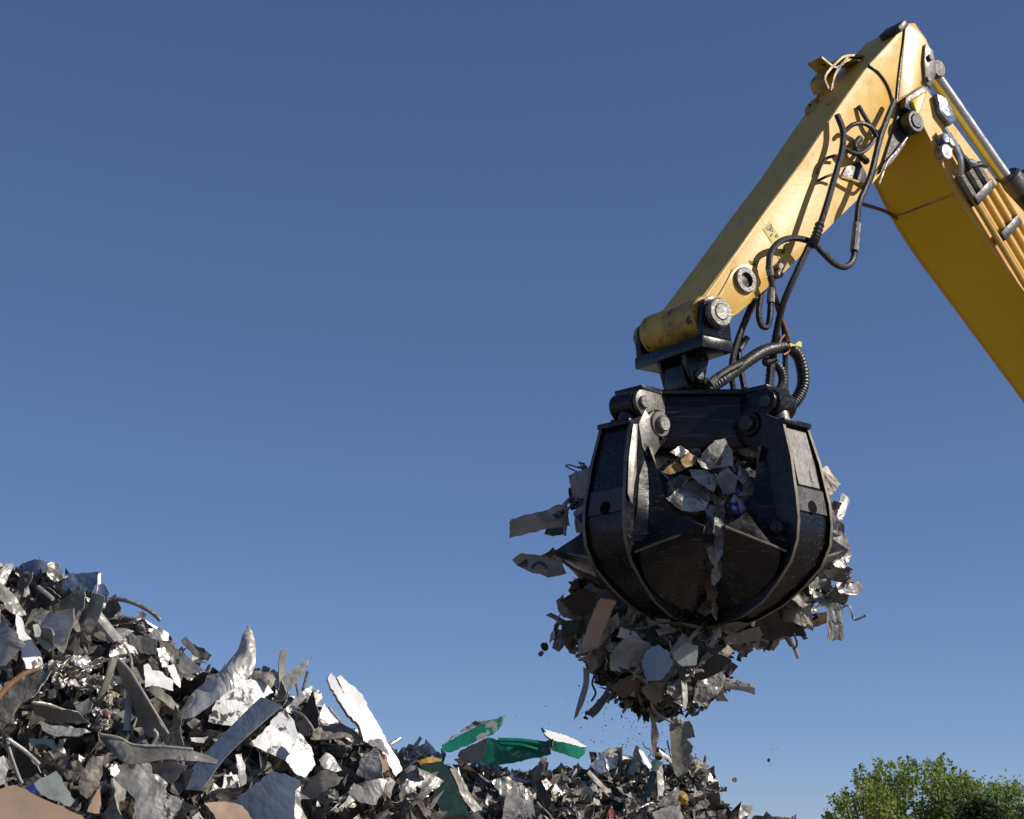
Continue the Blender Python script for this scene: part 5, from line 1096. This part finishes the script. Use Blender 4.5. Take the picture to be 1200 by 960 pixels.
# ------------------------------------------------------------------ trees beyond the yard
def tree(px, Y, top_py, width_px, mats, label, nsprig, leaf, upright, seed, name='leafy_tree'):
    rnd = random.Random(seed); top = PY(px, top_py, Y); H = top.z; Wd = width_px / FPX * Y
    root = empty(name, (top.x, Y, 0), label, 'tree', 'trees beyond the yard'); base = V((top.x, Y, 0))
    bm = B(); tube(bm, [base, base + V((.1, 0, H * .25)), base + V((-.1, .1, H * .5))], lambda t: .28 * (1 - .5 * t), 10)
    limbs = []
    for i in range(16):
        a = rnd.uniform(0, 6.3); r = Wd * .42 * rnd.uniform(.4, 1); z0 = H * rnd.uniform(.15, .45); p0 = base + V((0, 0, z0)); p2 = base + V((math.cos(a) * r, math.sin(a) * r, H * rnd.uniform(.5, .85)))
        p1 = (p0 + p2) / 2 + V((0, 0, -.3)); tube(bm, [p0, p1, p2], lambda t: .11 * (1 - .8 * t), 7, 4); limbs.append((p0, p1, p2))
    part('trunk', bm, M['bark'], root)
    bm = B()
    for _ in range(nsprig):
        a = rnd.uniform(0, 6.3); e = rnd.uniform(-.35, 1.0); rr = rnd.uniform(.35, 1) ** .6
        cz = H * .52; c = base + V((math.cos(a) * math.sqrt(max(0, 1 - e * e * .9)) * Wd * .5 * rr, math.sin(a) * math.sqrt(max(0, 1 - e * e * .9)) * Wd * .5 * rr, cz + e * H * .40 * rr))
        if noise.noise(c * .55 + V((seed, 0, 0))) < -.12: continue
        L = rnd.uniform(.7, 1.5) * upright; d = V((math.cos(a) * .45, math.sin(a) * .45, 1)).normalized() if upright > .9 else V((rnd.gauss(0, 1), rnd.gauss(0, 1), rnd.gauss(.4, .7))).normalized()
        mi = rnd.choice((0, 0, 0, 1)) if len(mats) > 1 else 0
        for k in range(int(rnd.uniform(40, 60))):
            t = rnd.random(); w_ = (.34 * (1 - t) + .06) * (1 if upright > .9 else 1.8)
            p = c + d * (L * t) + V((rnd.gauss(0, w_), rnd.gauss(0, w_), rnd.gauss(0, w_ * .7)))
            u = V((rnd.gauss(0, 1), rnd.gauss(0, 1), rnd.gauss(.5, .8))).normalized(); v = u.orthogonal().normalized(); v = Matrix.Rotation(rnd.uniform(0, 6.3), 3, u) @ v
            s = leaf * rnd.uniform(.6, 1.25)
            q = [bm.verts.new(p + u * s), bm.verts.new(p + v * s * .5), bm.verts.new(p - u * s), bm.verts.new(p - v * s * .5 + u.cross(v) * s * .2)]
            f = bm.faces.new(q); f.material_index = mi
    cen = root.location
    for v in bm.verts: v.co -= cen
    me = bpy.data.meshes.new('crown'); bm.to_mesh(me); bm.free()
    for m in mats: me.materials.append(M[m])
    o = bpy.data.objects.new('crown', me); COL.objects.link(o); o.parent = root
tree(1072, 120, 888, 150, ('leaf', 'leaf2'), 'wide loose olive green tree beyond the yard, its shoots upright', 250, .145, 1.0, 4)
tree(1012, 112, 908, 90, ('leaf', 'leaf'), 'smaller olive green tree joined to the left side of the wide one', 95, .145, 1.0, 9)
tree(1176, 126, 906, 76, ('leaf2', 'leaf'), 'rounded bright green tree at the right frame edge', 170, .14, .7, 6)
tree(1150, 108, 934, 46, ('leaf3',), 'low dark green bush between the two taller trees', 150, .17, .6, 7, 'dark_bush')
tree(1126, 116, 905, 80, ('leaf2', 'leaf'), 'mid green shrubby tree right of the wide olive tree', 210, .14, .9, 12)

# ------------------------------------------------------------------ words for the many pieces: what each is and which neighbour it lies by
marks = [(x, y, ph) for _, x, y, ph in THINGS if ph]
ORD = ['', 'second', 'third', 'fourth', 'fifth', 'sixth', 'seventh', 'eighth', 'ninth', 'tenth', 'eleventh', 'twelfth']
rows = []
for o, px, py, look, size in GEN:
    d, x, y, ph = min(((x - px) ** 2 + (y - py) ** 2, x, y, ph) for x, y, ph in marks)
    dx, dy = px - x, py - y
    if d < 90: rel = 'right by'
    elif abs(dx) > 2.2 * abs(dy): rel = 'right of' if dx > 0 else 'left of'
    elif abs(dy) > 2.2 * abs(dx): rel = 'below' if dy > 0 else 'above'
    else: rel = ('below' if dy > 0 else 'above') + (' right of' if dx > 0 else ' left of')
    big = 'large ' if size > .33 else 'small ' if size < .19 else ''
    rows.append([f'{big}{look} {rel} the {ph}', d, o])
seen = {}
for r in sorted(rows, key=lambda r: r[1]):
    k = seen.get(r[0], 0); seen[r[0]] = k + 1
    r[2]['label'] = r[0] if not k else f'{r[0]}, {ORD[min(k, 11)]} nearest'
